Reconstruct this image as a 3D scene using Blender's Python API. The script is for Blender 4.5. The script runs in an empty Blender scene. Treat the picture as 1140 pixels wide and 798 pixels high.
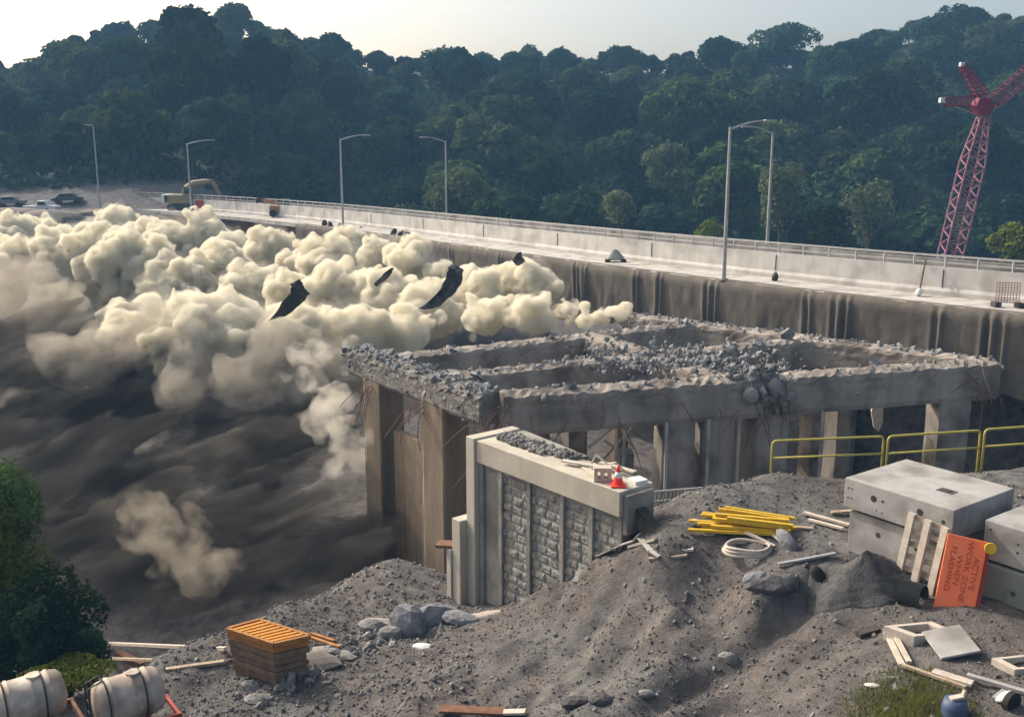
import bpy, bmesh, math, random
import numpy as np
from mathutils import Vector, Matrix, Euler
random.seed(7); np.random.seed(7)
R = math.radians
sc = bpy.context.scene
C = sc.collection

# ------------------------------------------------------------------ camera
F = 1100.0; PITCH = R(11.6)
cam_d = bpy.data.cameras.new('camera'); cam = bpy.data.objects.new('camera', cam_d); C.objects.link(cam)
cam_d.sensor_width = 36; cam_d.lens = 36*F/1140; cam_d.clip_end = 3000; cam_d.clip_start = 0.1
cam.location = (0, 0, 0); cam.rotation_euler = (R(90)-PITCH, 0, 0)
sc.camera = cam
# ------------------------------------------------------------------ sky, sun, exposure
SUN_EL = R(36); SUN_AZ = R(-52)          # azimuth from +Y, negative is to the left
W = bpy.data.worlds.new('World'); sc.world = W; W.use_nodes = True
nt = W.node_tree; bg = nt.nodes['Background']
sky = nt.nodes.new('ShaderNodeTexSky'); sky.sky_type = 'NISHITA'; sky.sun_disc = False
sky.sun_elevation = SUN_EL; sky.sun_rotation = SUN_AZ
sky.air_density = 0.8; sky.dust_density = 6.0; sky.ozone_density = 0.2; sky.altitude = 100
tint = nt.nodes.new('ShaderNodeMix'); tint.data_type = 'RGBA'; tint.blend_type = 'MULTIPLY'; tint.inputs[0].default_value = 1; tint.inputs[7].default_value = (1.60, 1.48, 1.26, 1)   # warm hazy air, plus extra brightness for the sky
nt.links.new(sky.outputs[0], tint.inputs[6]); nt.links.new(tint.outputs[2], bg.inputs[0]); bg.inputs[1].default_value = 0.15
sun_d = bpy.data.lights.new('sun', 'SUN'); sun = bpy.data.objects.new('sun', sun_d); C.objects.link(sun)
sun_d.energy = 3.4; sun_d.angle = R(0.6); sun_d.color = (1, 0.955, 0.88)
sdir = Vector((math.sin(SUN_AZ)*math.cos(SUN_EL), math.cos(SUN_AZ)*math.cos(SUN_EL), math.sin(SUN_EL)))
sun.rotation_euler = sdir.to_track_quat('Z', 'Y').to_euler()
sc.view_settings.view_transform = 'Standard'; sc.view_settings.look = 'None'
sc.view_settings.exposure = 0.15; sc.view_settings.gamma = 1
cy = sc.cycles
cy.use_denoising = True
try: cy.denoiser = 'OPENIMAGEDENOISE'
except Exception: pass
cy.max_bounces = 12; cy.diffuse_bounces = 4; cy.glossy_bounces = 2; cy.volume_bounces = 6; cy.transparent_max_bounces = 16
cy.caustics_reflective = False; cy.caustics_refractive = False

# ------------------------------------------------------------------ helpers
def ray(px, py):
    u = (px-570)/F; v = (399-py)/F
    return np.array([u, math.cos(PITCH)+v*math.sin(PITCH), -math.sin(PITCH)+v*math.cos(PITCH)])
def at(px, py, y):                                 # the point at distance y seen at a pixel of the survey picture
    r = ray(px, py); return Vector(r*(y/r[1]))
def dn(px, py, drop):                              # the point that lies drop metres below the camera
    r = ray(px, py); return Vector(r*(-drop/r[2]))

def mat(name, col, rough=0.9, col2=None, scale=1.0, bump=0.0, bscale=None, metal=0.0, spec=0.3, detail=6, lo=0.35, hi=0.65, stain=None, stain_scale=0.3, streak=False):
    m = bpy.data.materials.new(name); m.use_nodes = True
    t = m.node_tree; b = t.nodes['Principled BSDF']
    b.inputs['Roughness'].default_value = rough; b.inputs['Metallic'].default_value = metal
    b.inputs['Specular IOR Level'].default_value = spec
    b.inputs['Base Color'].default_value = (*col, 1)
    geo = t.nodes.new('ShaderNodeNewGeometry'); pos = geo.outputs['Position']
    out = None
    if col2 is not None:
        n = t.nodes.new('ShaderNodeTexNoise'); n.inputs['Scale'].default_value = scale; n.inputs['Detail'].default_value = detail
        n.inputs['Roughness'].default_value = 0.65
        src = pos
        if streak:
            mp = t.nodes.new('ShaderNodeMapping'); mp.inputs['Scale'].default_value = (1, 1, 0.12)
            t.links.new(pos, mp.inputs[0]); src = mp.outputs[0]
        t.links.new(src, n.inputs['Vector'])
        r = t.nodes.new('ShaderNodeValToRGB'); r.color_ramp.elements[0].position = lo; r.color_ramp.elements[1].position = hi
        r.color_ramp.elements[0].color = (*col, 1); r.color_ramp.elements[1].color = (*col2, 1)
        t.links.new(n.outputs[0], r.inputs[0]); out = r.outputs[0]
    if stain is not None:
        n2 = t.nodes.new('ShaderNodeTexNoise'); n2.inputs['Scale'].default_value = stain_scale; n2.inputs['Detail'].default_value = 5
        t.links.new(pos, n2.inputs['Vector'])
        r2 = t.nodes.new('ShaderNodeValToRGB'); r2.color_ramp.elements[0].position = 0.45; r2.color_ramp.elements[1].position = 0.68
        r2.color_ramp.elements[0].color = (0, 0, 0, 1); r2.color_ramp.elements[1].color = (1, 1, 1, 1)
        t.links.new(n2.outputs[0], r2.inputs[0])
        mx = t.nodes.new('ShaderNodeMix'); mx.data_type = 'RGBA'
        t.links.new(r2.outputs[0], mx.inputs[0])
        if out is not None: t.links.new(out, mx.inputs[6])
        else: mx.inputs[6].default_value = (*col, 1)
        mx.inputs[7].default_value = (*stain, 1); out = mx.outputs[2]
    if out is not None: t.links.new(out, b.inputs['Base Color'])
    if bump:
        n3 = t.nodes.new('ShaderNodeTexNoise'); n3.inputs['Scale'].default_value = bscale or scale*4; n3.inputs['Detail'].default_value = 6
        t.links.new(pos, n3.inputs['Vector'])
        bp = t.nodes.new('ShaderNodeBump'); bp.inputs['Strength'].default_value = bump; bp.inputs['Distance'].default_value = 0.1
        t.links.new(n3.outputs[0], bp.inputs['Height']); t.links.new(bp.outputs[0], b.inputs['Normal'])
    return m

class MB:
    def __init__(s): s.v = []; s.f = []
    def add(s, vs, fs):
        n = len(s.v); s.v += [tuple(p) for p in vs]; s.f += [tuple(i+n for i in f) for f in fs]; return s
    def box(s, c, size, M=None):
        x, y, z = (q/2 for q in size); c = Vector(c)
        P = [Vector((i*x, j*y, k*z)) for k in (-1, 1) for j in (-1, 1) for i in (-1, 1)]
        if M is not None: P = [M @ p for p in P]
        return s.add([c+p for p in P], [(0,2,3,1),(4,5,7,6),(0,1,5,4),(2,6,7,3),(0,4,6,2),(1,3,7,5)])
    def bar(s, a, b, w, h=None, up=Vector((0,0,1))):     # rectangular bar from a to b
        a = Vector(a); b = Vector(b); d = (b-a).normalized(); h = h or w
        if abs(d.dot(up)) > 0.98: up = Vector((0,1,0))
        x = d.cross(up).normalized(); z = x.cross(d)
        P = [p+x*(i*w/2)+z*(j*h/2) for p in (a, b) for j in (-1, 1) for i in (-1, 1)]
        return s.add(P, [(0,2,3,1),(4,5,7,6),(0,1,5,4),(2,6,7,3),(0,4,6,2),(1,3,7,5)])
    def tube(s, pts, r, n=8, caps=True):
        pts = [Vector(p) for p in pts]; rs = r if isinstance(r, (list, tuple)) else [r]*len(pts)
        rings = []; ref = None
        for i, p in enumerate(pts):
            t = (pts[min(i+1, len(pts)-1)]-pts[max(i-1, 0)]).normalized()
            if ref is None: ref = Vector((0,0,1)) if abs(t.z) < 0.9 else Vector((1,0,0))
            x = t.cross(ref).normalized(); y = x.cross(t).normalized(); ref = y
            rings.append([p+(x*math.cos(2*math.pi*k/n)+y*math.sin(2*math.pi*k/n))*rs[i] for k in range(n)])
        vs = [q for rg in rings for q in rg]; fs = []
        for i in range(len(rings)-1):
            for k in range(n):
                fs.append((i*n+k, i*n+(k+1)%n, (i+1)*n+(k+1)%n, (i+1)*n+k))
        if caps:
            fs.append(tuple(reversed(range(n)))); fs.append(tuple((len(rings)-1)*n+k for k in range(n)))
        return s.add(vs, fs)
    def prism(s, poly, h0, h1):                    # plan polygon (list of xy) extruded in z
        n = len(poly); h0 = h0 if isinstance(h0, (list, tuple)) else [h0]*n; h1 = h1 if isinstance(h1, (list, tuple)) else [h1]*n
        vs = [(p[0], p[1], h0[i]) for i, p in enumerate(poly)]+[(p[0], p[1], h1[i]) for i, p in enumerate(poly)]
        fs = [tuple(reversed(range(n))), tuple(range(n, 2*n))]+[(i, (i+1)%n, n+(i+1)%n, n+i) for i in range(n)]
        return s.add(vs, fs)
    def extr(s, pts, vec):                         # planar outline extruded along a vector
        pts = [Vector(p) for p in pts]; n = len(pts); vec = Vector(vec)
        return s.add(pts+[p+vec for p in pts], [tuple(reversed(range(n))), tuple(range(n, 2*n))]+[(i, (i+1)%n, n+(i+1)%n, n+i) for i in range(n)])
    def rock(s, c, r, sq=(1,1,1), sub=1, rough=0.25, rot=None):
        v0, f0 = ICO[sub]; rot = rot or Euler((random.uniform(0, 6), random.uniform(0, 6), random.uniform(0, 6))).to_matrix()
        k = [random.gauss(0, 1) for _ in range(9)]
        out = []
        for p in v0:
            q = 1+rough*(math.sin(k[0]*3+p.x*2.5+k[1])*0.5+math.sin(k[2]*3+p.y*3.1+k[3])*0.5+math.sin(p.z*2.7+k[4]*4)*0.5)+random.uniform(-rough, rough)*0.35
            w = rot @ Vector((p.x*sq[0], p.y*sq[1], p.z*sq[2])); out.append(Vector(c)+w*(r*q))
        return s.add(out, f0)
    def build(s, name, m, parent=None, smooth=False, bevel=0, kind=None):
        me = bpy.data.meshes.new(name)
        off = parent.matrix_world.translation if parent is not None else Vector((0,0,0))
        if parent is not None and WLOC.get(parent.name) is not None: off = WLOC[parent.name]
        me.from_pydata([tuple(Vector(p)-off) for p in s.v], [], s.f); me.update()
        bm = bmesh.new(); bm.from_mesh(me); bmesh.ops.recalc_face_normals(bm, faces=bm.faces); bm.to_mesh(me); bm.free()
        if smooth:
            for p in me.polygons: p.use_smooth = True
        for q in (m if isinstance(m, list) else [m]): me.materials.append(q)
        o = bpy.data.objects.new(name, me); C.objects.link(o)
        if parent is not None: o.parent = parent
        if bevel:
            b = o.modifiers.new('bevel', 'BEVEL'); b.width = bevel; b.segments = 2; b.limit_method = 'ANGLE'
        if parent is None: WLOC[o.name] = Vector((0,0,0))
        else: WLOC[o.name] = off
        if kind: o['kind'] = kind
        return o
WLOC = {}
ICO = {}
for sb in (1, 2, 3):
    bm = bmesh.new(); bmesh.ops.create_icosphere(bm, subdivisions=sb, radius=1)
    bm.verts.ensure_lookup_table(); ICO[sb] = ([v.co.copy() for v in bm.verts], [tuple(v.index for v in f.verts) for f in bm.faces]); bm.free()

def thing(name, loc, label, cat, group=None):
    o = bpy.data.objects.new(name, None); C.objects.link(o); o.location = loc; WLOC[o.name] = Vector(loc)
    o.empty_display_size = 0.3
    return tag(o, label, cat, group)
def tag(o, label=None, cat=None, group=None, kind=None):
    if label: o['label'] = label
    if cat: o['category'] = cat
    if group: o['group'] = group
    if kind: o['kind'] = kind
    return o
def copy_tree(o, parent=None):
    c = o.copy(); C.objects.link(c); c.parent = parent
    for ch in [k for k in KIDS(o)]: copy_tree(ch, c)
    return c
def KIDS(o): return [k for k in bpy.data.objects if k.parent == o]

# smooth lattice noise in numpy
_lat = np.random.RandomState(3).rand(256, 256)
def vnoise(x, y):
    xi = np.floor(x).astype(int); yi = np.floor(y).astype(int); fx = x-xi; fy = y-yi
    fx = fx*fx*(3-2*fx); fy = fy*fy*(3-2*fy)
    g = lambda a, b: _lat[a % 256, b % 256]
    return (g(xi, yi)*(1-fx)+g(xi+1, yi)*fx)*(1-fy)+(g(xi, yi+1)*(1-fx)+g(xi+1, yi+1)*fx)*fy-0.5
def fbm(x, y, s, o=4):
    r = 0; a = 1.0
    for i in range(o):
        r = r+a*vnoise(x/s+17.3*i, y/s+5.1*i); s *= 0.5; a *= 0.5
    return r
def sstep(a, b, x):
    t = np.clip((x-a)/(b-a), 0, 1); return t*t*(3-2*t)
# ------------------------------------------------------------------ terrain
_cp = []
for px, py, dr in [(860,528,9.7),(1000,528,9.7),(1139,520,9.6),(760,550,9.9),(850,600,9.9),(740,600,10.0),(950,620,10.0),(1080,690,10.1),(1139,690,10.1),
        (1000,740,10.3),(1139,790,10.2),(900,700,10.7),(840,655,10.15),(690,612,10.8),(640,642,12.2),(590,668,13.6),(540,682,14.8),(490,684,14.8),
        (700,798,11.7),(600,798,12.3),(500,798,12.9),(400,798,13.5),(300,798,13.9),(200,798,14.1),(50,798,14.2),(800,798,11.4),(900,798,10.9),(1000,798,10.45),
        (600,720,12.8),(500,730,13.7),(420,712,14.3),(350,690,14.5),(450,650,14.7),(430,627,14.8),(300,680,14.7),(210,718,14.7),(700,660,11.3),(760,705,11.9),(680,770,12.2),(820,690,11.0),(760,640,10.3),(780,760,11.3)]:
    p = dn(px, py, dr); _cp.append((p.x, p.y, p.z))
_cp += [(7.4,27,-9.85),(11,26.8,-9.8),(4.8,26.4,-9.98),(15,27,-9.8),(10,25,-9.98),(13,23,-10.05),(9,28.3,-9.75),(12.5,28.6,-9.72),(16,24,-10),(-12,40,-19),(-3,41,-19),(5,40,-18),(10,38,-17),(18,37,-15.5),(26,36,-14),(36,36,-13),(-25,35,-18.5),(0,52,-19.5),(15,52,-18),(28,48,-15),(40,46,-14),(-30,52,-20),
        (-9,30.5,-18),(-14,27,-17),(6,32.5,-15.5),(12,33,-13),(20,32.2,-11),(26,32,-10.2),(-20,20,-14.6),(-30,24,-16),(-10,10,-12.5),(0,8,-10),(12,9,-9.6),(28,12,-9.6),(36,26,-9.4),(-30,8,-13),(40,10,-9)]
_cp = np.array(_cp)
def _tps(r2): return np.where(r2 > 1e-9, 0.5*r2*np.log(np.maximum(r2, 1e-9)), 0)
_n = len(_cp); _d2 = ((_cp[:, None, :2]-_cp[None, :, :2])**2).sum(-1)
_A = np.zeros((_n+3, _n+3)); _A[:_n, :_n] = _tps(_d2)+np.eye(_n)*0.12; _A[:_n, _n] = 1; _A[:_n, _n+1:] = _cp[:, :2]; _A[_n:, :_n] = _A[:_n, _n:].T
_w = np.linalg.solve(_A, np.concatenate([_cp[:, 2], np.zeros(3)]))
def near_h(x, y):
    sh = x.shape; x = np.clip(x.ravel(), -30, 40); y = np.clip(y.ravel(), 8, 52)
    r = np.zeros(len(x))
    for i in range(_n): r += _w[i]*_tps((x-_cp[i, 0])**2+(y-_cp[i, 1])**2)
    return (r+_w[_n]+_w[_n+1]*x+_w[_n+2]*y).reshape(sh)
_cx = [-400,0,80,150,230,280,330,380,440,480,560,620,670,720,760,800,850,905,960,1010,1070,1140,1600]
_cyy = [86,68,48,28,17,24,34,44,56,56,51,52,57,53,56,50,48,46,32,22,12,16,40]
YC = 290.0
def terrain(x, y, fine=True):
    x = np.asarray(x, float); y = np.asarray(y, float)
    a = 570+F*x/np.maximum(y, 1)*1.02
    crest = (173-np.interp(a, _cx, _cyy))/F*YC-8.0
    valley = -21+fbm(x, y, 30, 3)*2
    bank = sstep(-34, -52, x)*sstep(112, 140, y)
    base = valley*(1-bank)+(-8.3-sstep(150, 175, y)*2)*bank
    t = np.clip((y-150)/(YC-150), 0, 1); hill = t**0.85
    far = base+(crest-base)*hill-np.maximum(y-YC-10, 0)*0.12+fbm(x, y, 45, 3)*5*hill*(1-0.6*hill)
    w = sstep(44, 62, y)
    z = far*w+near_h(x, y)*(1-w)
    if fine:
        nr = 1-sstep(35, 60, y)
        z = z+nr*(fbm(x, y, 2.6, 4)*(0.16+0.2*sstep(10.4, 11.2, -z))+fbm(x+40, y, 0.5, 2)*0.07)
        # runnels down the foreground bank
        z = z+nr*sstep(14.0, 13.0, -z)*sstep(10.1, 10.9, -z)*fbm((y-x)*0.75, (x+y)*0.17, 1.5, 4)*0.55
        z = z-nr*0.55*np.exp(-((y-0.62*x-17.6)/0.55)**2)*sstep(1.5, 3.5, x)*sstep(9.5, 6.5, x)+nr*0.06*np.abs(fbm(x, y+9, 0.8, 3))*2
    return z
xs = np.concatenate([-np.geomspace(420, 26, 60), np.arange(-25.8, 32, 0.17), np.geomspace(32.3, 420, 60)])
ys = np.concatenate([np.linspace(2, 13.8, 20), np.arange(14, 46, 0.17), np.geomspace(46.3, 560, 110)])
X, Y = np.meshgrid(xs, ys); Z = terrain(X, Y)
def ground_z(x, y): return float(terrain(np.array([x]), np.array([y]))[0])
def on(px, py, guess=None):                        # the ground point seen at a survey pixel
    r = ray(px, py); ts = np.linspace(12, 120, 900)/r[1]
    pts = r[None, :]*ts[:, None]; h = terrain(pts[:, 0], pts[:, 1])
    k = np.argmax(pts[:, 2] < h); return Vector(pts[k])
nx, ny = len(xs), len(ys)
idx = np.arange(nx*ny).reshape(ny, nx)
fs = np.stack([idx[:-1, :-1], idx[:-1, 1:], idx[1:, 1:], idx[1:, :-1]], -1).reshape(-1, 4)
me = bpy.data.meshes.new('ground'); me.from_pydata(np.stack([X, Y, Z], -1).reshape(-1, 3).tolist(), [], fs.tolist())
for p in me.polygons: p.use_smooth = True
# ground material: grey gravel and brown dirt near, leaf litter on the far hill
m = bpy.data.materials.new('ground_dirt'); m.use_nodes = True; t = m.node_tree; b = t.nodes['Principled BSDF']
b.inputs['Roughness'].default_value = 0.95; b.inputs['Specular IOR Level'].default_value = 0.15
def nn(ty, **k):
    n = t.nodes.new(ty)
    for q, v in k.items(): n.inputs[q].default_value = v
    return n
geo = nn('ShaderNodeNewGeometry'); P_ = geo.outputs['Position']
def noise(scale, detail=6, rough=0.6):
    n = nn('ShaderNodeTexNoise', Scale=scale, Detail=detail, Roughness=rough); t.links.new(P_, n.inputs['Vector']); return n.outputs[0]
def ramp(f, a, ca, bb, cb):
    r = nn('ShaderNodeValToRGB'); e = r.color_ramp.elements; e[0].position = a; e[1].position = bb; e[0].color = (*ca, 1); e[1].color = (*cb, 1)
    t.links.new(f, r.inputs[0]); return r.outputs[0]
def mix(f, a, bb, mode='MIX'):
    x = nn('ShaderNodeMix'); x.data_type = 'RGBA'; x.blend_type = mode
    if hasattr(f, 'links'): t.links.new(f, x.inputs[0])
    else: x.inputs[0].default_value = f
    t.links.new(a, x.inputs[6]); t.links.new(bb, x.inputs[7]); return x.outputs[2]
W_, K_ = (1,1,1), (0,0,0)
grey = ramp(noise(2.2), 0.3, (0.07,0.072,0.078), 0.7, (0.25,0.247,0.24))
brown = ramp(noise(1.6), 0.3, (0.07,0.062,0.060), 0.7, (0.215,0.201,0.194))
big = ramp(noise(0.22, 4), 0.38, K_, 0.58, W_)
c = mix(big, grey, brown)
c = mix(ramp(noise(0.55, 7, .7), 0.56, K_, 0.66, W_), c, ramp(noise(5), .3, (0.045,0.046,0.05), .7, (0.10,0.10,0.105)))
c = mix(ramp(noise(0.8, 5, .6), 0.60, K_, 0.70, W_), c, ramp(noise(4), .3, (0.14,0.115,0.10), .7, (0.23,0.20,0.185)))
vor = nn('ShaderNodeTexVoronoi', Scale=9.0); t.links.new(P_, vor.inputs['Vector'])
c = mix(0.22, c, ramp(vor.outputs['Color'], 0.1, (0.45,0.45,0.45), 0.9, (1.35,1.33,1.3)), 'MULTIPLY')
sp = ramp(noise(26, 3), 0.60, K_, 0.72, W_); c = mix(sp, c, ramp(noise(3), 0.3, (0.18,0.18,0.18), 0.7, (0.30,0.295,0.29)))
sep = nn('ShaderNodeSeparateXYZ'); t.links.new(P_, sep.inputs[0])
mr = nn('ShaderNodeMapRange'); mr.inputs[1].default_value = 165; mr.inputs[2].default_value = 182; t.links.new(sep.outputs[1], mr.inputs[0])
c = mix(mr.outputs[0], c, ramp(noise(0.3), 0.35, (0.02,0.03,0.014), 0.7, (0.05,0.07,0.03)))
t.links.new(c, b.inputs['Base Color'])
bp = nn('ShaderNodeBump', Strength=0.85, Distance=0.10); ad = nn('ShaderNodeMath'); ad.operation = 'ADD'
t.links.new(noise(9, 9, 0.78), ad.inputs[0]); t.links.new(noise(24, 4, 0.6), ad.inputs[1]); t.links.new(ad.outputs[0], bp.inputs['Height']); t.links.new(bp.outputs[0], b.inputs['Normal'])
me.materials.append(m); GROUND = m
g = bpy.data.objects.new('ground', me); C.objects.link(g); tag(g, kind='structure')

# ------------------------------------------------------------------ materials
M = {}
M['conc'] = mat('weathered_concrete', (0.20,0.19,0.18), 0.9, (0.34,0.33,0.31), 0.9, 0.25, 12, stain=(0.13,0.12,0.11), stain_scale=0.5)
M['conc_new'] = mat('pale_concrete', (0.40,0.39,0.37), 0.85, (0.52,0.51,0.49), 1.2, 0.1, 18, stain=(0.27,0.26,0.24), stain_scale=0.8, streak=True)
M['precast'] = mat('smooth_grey_precast', (0.30,0.298,0.295), 0.8, (0.39,0.388,0.385), 1.6, 0.08, 22, stain=(0.20,0.195,0.185), stain_scale=1.1)
M['abut'] = mat('cream_concrete', (0.40,0.375,0.32), 0.85, (0.53,0.50,0.43), 0.8, 0.12, 14, stain=(0.32,0.29,0.24), stain_scale=0.5, streak=True)
M['brown_conc'] = mat('soil_stained_concrete', (0.145,0.112,0.078), 0.9, (0.26,0.208,0.155), 0.9, 0.2, 10, streak=True)
M['col'] = mat('grey_column_concrete', (0.25,0.222,0.195), 0.9, (0.38,0.345,0.305), 0.8, 0.2, 10, streak=True, stain=(0.12,0.105,0.09), stain_scale=0.6)
M['rubble'] = mat('broken_concrete', (0.10,0.105,0.115), 0.95, (0.36,0.365,0.37), 2.5, 0.6, 9)
M['rubble_dull'] = mat('dusty_broken_concrete', (0.13,0.122,0.112), 0.95, (0.26,0.25,0.235), 2.2, 0.7, 8)
M['stonewall'] = mat('stone_face_concrete', (0.19,0.187,0.178), 0.95, (0.29,0.285,0.27), 3.0, 0.4, 10)
M['gravel'] = mat('grey_stone', (0.11,0.11,0.11), 0.95, (0.30,0.295,0.285), 1.3, 0.6, 14)
M['blue_rock'] = mat('blue_grey_rock', (0.12,0.13,0.15), 0.9, (0.27,0.28,0.30), 2.0, 0.5, 9)
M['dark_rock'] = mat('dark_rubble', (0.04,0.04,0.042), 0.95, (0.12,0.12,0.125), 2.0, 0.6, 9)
M['fabric'] = mat('brown_geotextile', (0.10,0.090,0.077), 0.95, (0.15,0.136,0.117), 0.5, 0.15, 5)
M['steel'] = mat('galvanised_steel', (0.35,0.36,0.36), 0.5, (0.45,0.46,0.46), 3, metal=0.6)
M['dark'] = mat('dark_steel', (0.03,0.03,0.03), 0.7, (0.06,0.055,0.05), 4)
M['rust'] = mat('rusty_steel', (0.12,0.06,0.035), 0.9, (0.22,0.12,0.08), 5)
M['wood'] = mat('weathered_lumber', (0.26,0.20,0.145), 0.85, (0.45,0.37,0.29), 3, 0.2, 20)
M['paleboard'] = mat('pale_board', (0.42,0.37,0.32), 0.85, (0.55,0.50,0.44), 4)
M['yellow_wood'] = mat('yellow_painted_lumber', (0.50,0.31,0.02), 0.7, (0.62,0.42,0.04), 5)
M['yellow'] = mat('yellow_rail_paint', (0.42,0.36,0.07), 0.55, (0.52,0.46,0.12), 5)
M['orange'] = mat('orange_sign_sheeting', (0.95,0.20,0.08), 0.6, (0.97,0.25,0.11), 3)
M['sign_ink'] = mat('sign_black_print', (0.52,0.085,0.035), 0.7)
M['orange_wood'] = mat('orange_formwork', (0.27,0.115,0.04), 0.8, (0.40,0.19,0.06), 6)
M['brown_wood'] = mat('brown_formwork', (0.13,0.085,0.06), 0.85, (0.22,0.15,0.11), 4)
M['white_tank'] = mat('dusty_white_plastic', (0.36,0.31,0.27), 0.6, (0.58,0.52,0.45), 2.2, 0.03, 8, stain=(0.24,0.19,0.15), stain_scale=1.6)
M['red'] = mat('red_paint', (0.30,0.03,0.03), 0.6, (0.38,0.06,0.05), 3)
M['crane_red'] = mat('crane_red_paint', (0.17,0.014,0.045), 0.6, (0.24,0.03,0.07), 3)
M['cone'] = mat('cone_orange', (0.90,0.06,0.04), 0.6)
M['rail_paint'] = mat('dull_rail_paint', (0.40,0.40,0.39), 0.6, (0.50,0.50,0.48), 2)
M['barrier'] = mat('pale_barrier_concrete', (0.50,0.49,0.47), 0.85, (0.60,0.59,0.57), 1.2, 0.1, 18, stain=(0.38,0.37,0.35), stain_scale=0.7, streak=True)
M['white'] = mat('white_paint', (0.72,0.72,0.70), 0.6)
M['cream_paint'] = mat('faded_yellow_paint', (0.24,0.20,0.10), 0.6, (0.32,0.27,0.15), 2)
M['rubber'] = mat('black_rubber', (0.02,0.02,0.02), 0.8)
M['glass'] = mat('dark_glass', (0.02,0.025,0.03), 0.15, spec=0.6)
M['blue'] = mat('blue_plastic', (0.045,0.07,0.14), 0.5, (0.06,0.09,0.17), 3)
M['green_conc'] = mat('grey_green_concrete', (0.15,0.17,0.16), 0.85, (0.23,0.25,0.235), 1.5, 0.1, 12)
M['trunk'] = mat('bark', (0.05,0.04,0.032), 0.95, (0.10,0.08,0.065), 2, 0.3)
# ------------------------------------------------------------------ the standing bridge
_ep = [(1140,350),(1000,334),(900,323),(805,314),(760,307),(700,299),(640,291),(580,283),(500,272),(450,264),(400,257),(330,249),(250,241),(200,236)]
DK = 7.9
_e = np.array([tuple(dn(a, b_, DK)) for a, b_ in _ep])
_pf = np.polyfit(_e[:, 1], _e[:, 0], 3)
ey = np.concatenate([np.arange(34, 70, 0.5), np.arange(70, 156, 1.0)]); ex = np.polyval(_pf, ey)
E = np.stack([ex, ey], -1); T = np.gradient(E, axis=0); T /= np.linalg.norm(T, axis=1)[:, None]
Nn = np.stack([T[:, 1], -T[:, 0]], -1); Nn[Nn[:, 1] < 0] *= -1       # away from the camera
S = np.concatenate([[0], np.cumsum(np.linalg.norm(np.diff(E, axis=0), axis=1))])
def edge(s, off=0.0, z=-DK):
    k = np.clip(np.searchsorted(S, s)-1, 0, len(S)-2); f = (s-S[k])/(S[k+1]-S[k])
    p = E[k]*(1-f)+E[k+1]*f; n = Nn[k]*(1-f)+Nn[k+1]*f; p = p+n*off
    return Vector((p[0], p[1], z))
def s_at(px):                                           # chainage of the edge point on a survey column
    sc_ = 570+F*E[:, 0]/(E[:, 1]*math.cos(PITCH)+DK*math.sin(PITCH)); return float(np.interp(-px, -sc_, S))
def sweep(profile, s0, s1, step=1.0, closed=True):
    mb = MB(); ss = np.arange(s0, s1+1e-6, step); n = len(profile); vs = []
    for s in ss: vs += [edge(s, o, z) for o, z in profile]
    fs = []
    for i in range(len(ss)-1):
        for k in range(n if closed else n-1): fs.append((i*n+k, i*n+(k+1)%n, (i+1)*n+(k+1)%n, (i+1)*n+k))
    if closed: fs += [tuple(range(n)), tuple((len(ss)-1)*n+k for k in range(n))]
    return mb.add(vs, fs)
SE = S[-1]-1
br = thing('highway_bridge', edge(60, 8, -20), 'long pale concrete highway bridge with a white railing crossing behind the collapsing one', 'bridge')
sweep([(0,-DK-0.003),(16,-DK-0.003),(16,-DK-0.45),(0,-DK-0.45)], 0, SE).build('deck', M['conc_new'], br)
B1 = 3.8
sweep([(B1,-DK),(B1,-DK+0.25),(B1+0.12,-DK+0.45),(B1+0.14,-DK+1.62),(B1+0.44,-DK+1.62),(B1+0.5,-DK)], 0, SE).build('barrier', M['barrier'], br)
sweep([(15.5,-DK),(15.6,-DK+0.9),(15.9,-DK+0.9),(15.95,-DK)], 0, SE).build('parapet', M['conc'], br)
sweep([(4.4,-DK+0.004),(15.4,-DK+0.004),(15.4,-DK+0.008),(4.4,-DK+0.008)], 0, SE).build('roadway', mat('worn_asphalt', (0.05,0.05,0.05), 0.9, (0.09,0.088,0.085), 1.5), br)
rl = MB()
for zz, w in ((-DK+1.84, 0.07), (-DK+2.2, 0.11)):
    rl.v += []; q = sweep([(B1+0.24,zz),(B1+0.24,zz+w),(B1+0.34,zz+w),(B1+0.34,zz)], 0, SE); rl.add(q.v, q.f)
railing = rl.build('railing', M['rail_paint'], br)
for s in np.arange(0.5, SE, 1.9): MB().bar(edge(s, B1+0.29, -DK+1.495), edge(s, B1+0.29, -DK+2.2), 0.1, 0.1).build('railing_post', M['rail_paint'], railing)
gl = MB()
for o in (1.6, 5, 9, 13):
    q = sweep([(o,-DK-0.45),(o+0.35,-DK-0.45),(o+0.35,-DK-3.6),(o,-DK-3.6)], 0, SE, 2.0); gl.add(q.v, q.f)
gl.build('girders', M['rust'], br)
for s in (4, 34, 64, 96, 126):
    pr = MB()
    for o in (2.5, 13):
        a = edge(s, o, -DK-4.3); pr.tube([a, (a.x, a.y, -26)], 0.9, 14)
    pr.bar(edge(s, 0.8, -DK-4.3), edge(s, 15, -DK-4.3), 1.5, 1.4).build('pier', M['conc'], br)
sweep([(3.2,-DK-3.7),(3.2,-22),(3.8,-22),(3.8,-DK-3.7)], 0, s_at(880)).build('shade_wall', M['dark_rock'], br)  # dark wall added to put shade under the bridge
# expansion joints and stained patches on the barrier face
for s in np.arange(6, SE, 11.5): MB().bar(edge(s, B1+0.115, -DK+0.46), edge(s, B1+0.125, -DK+1.49), 0.05, 0.05).build('expansion_joint', M['dark_rock'], br)

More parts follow.
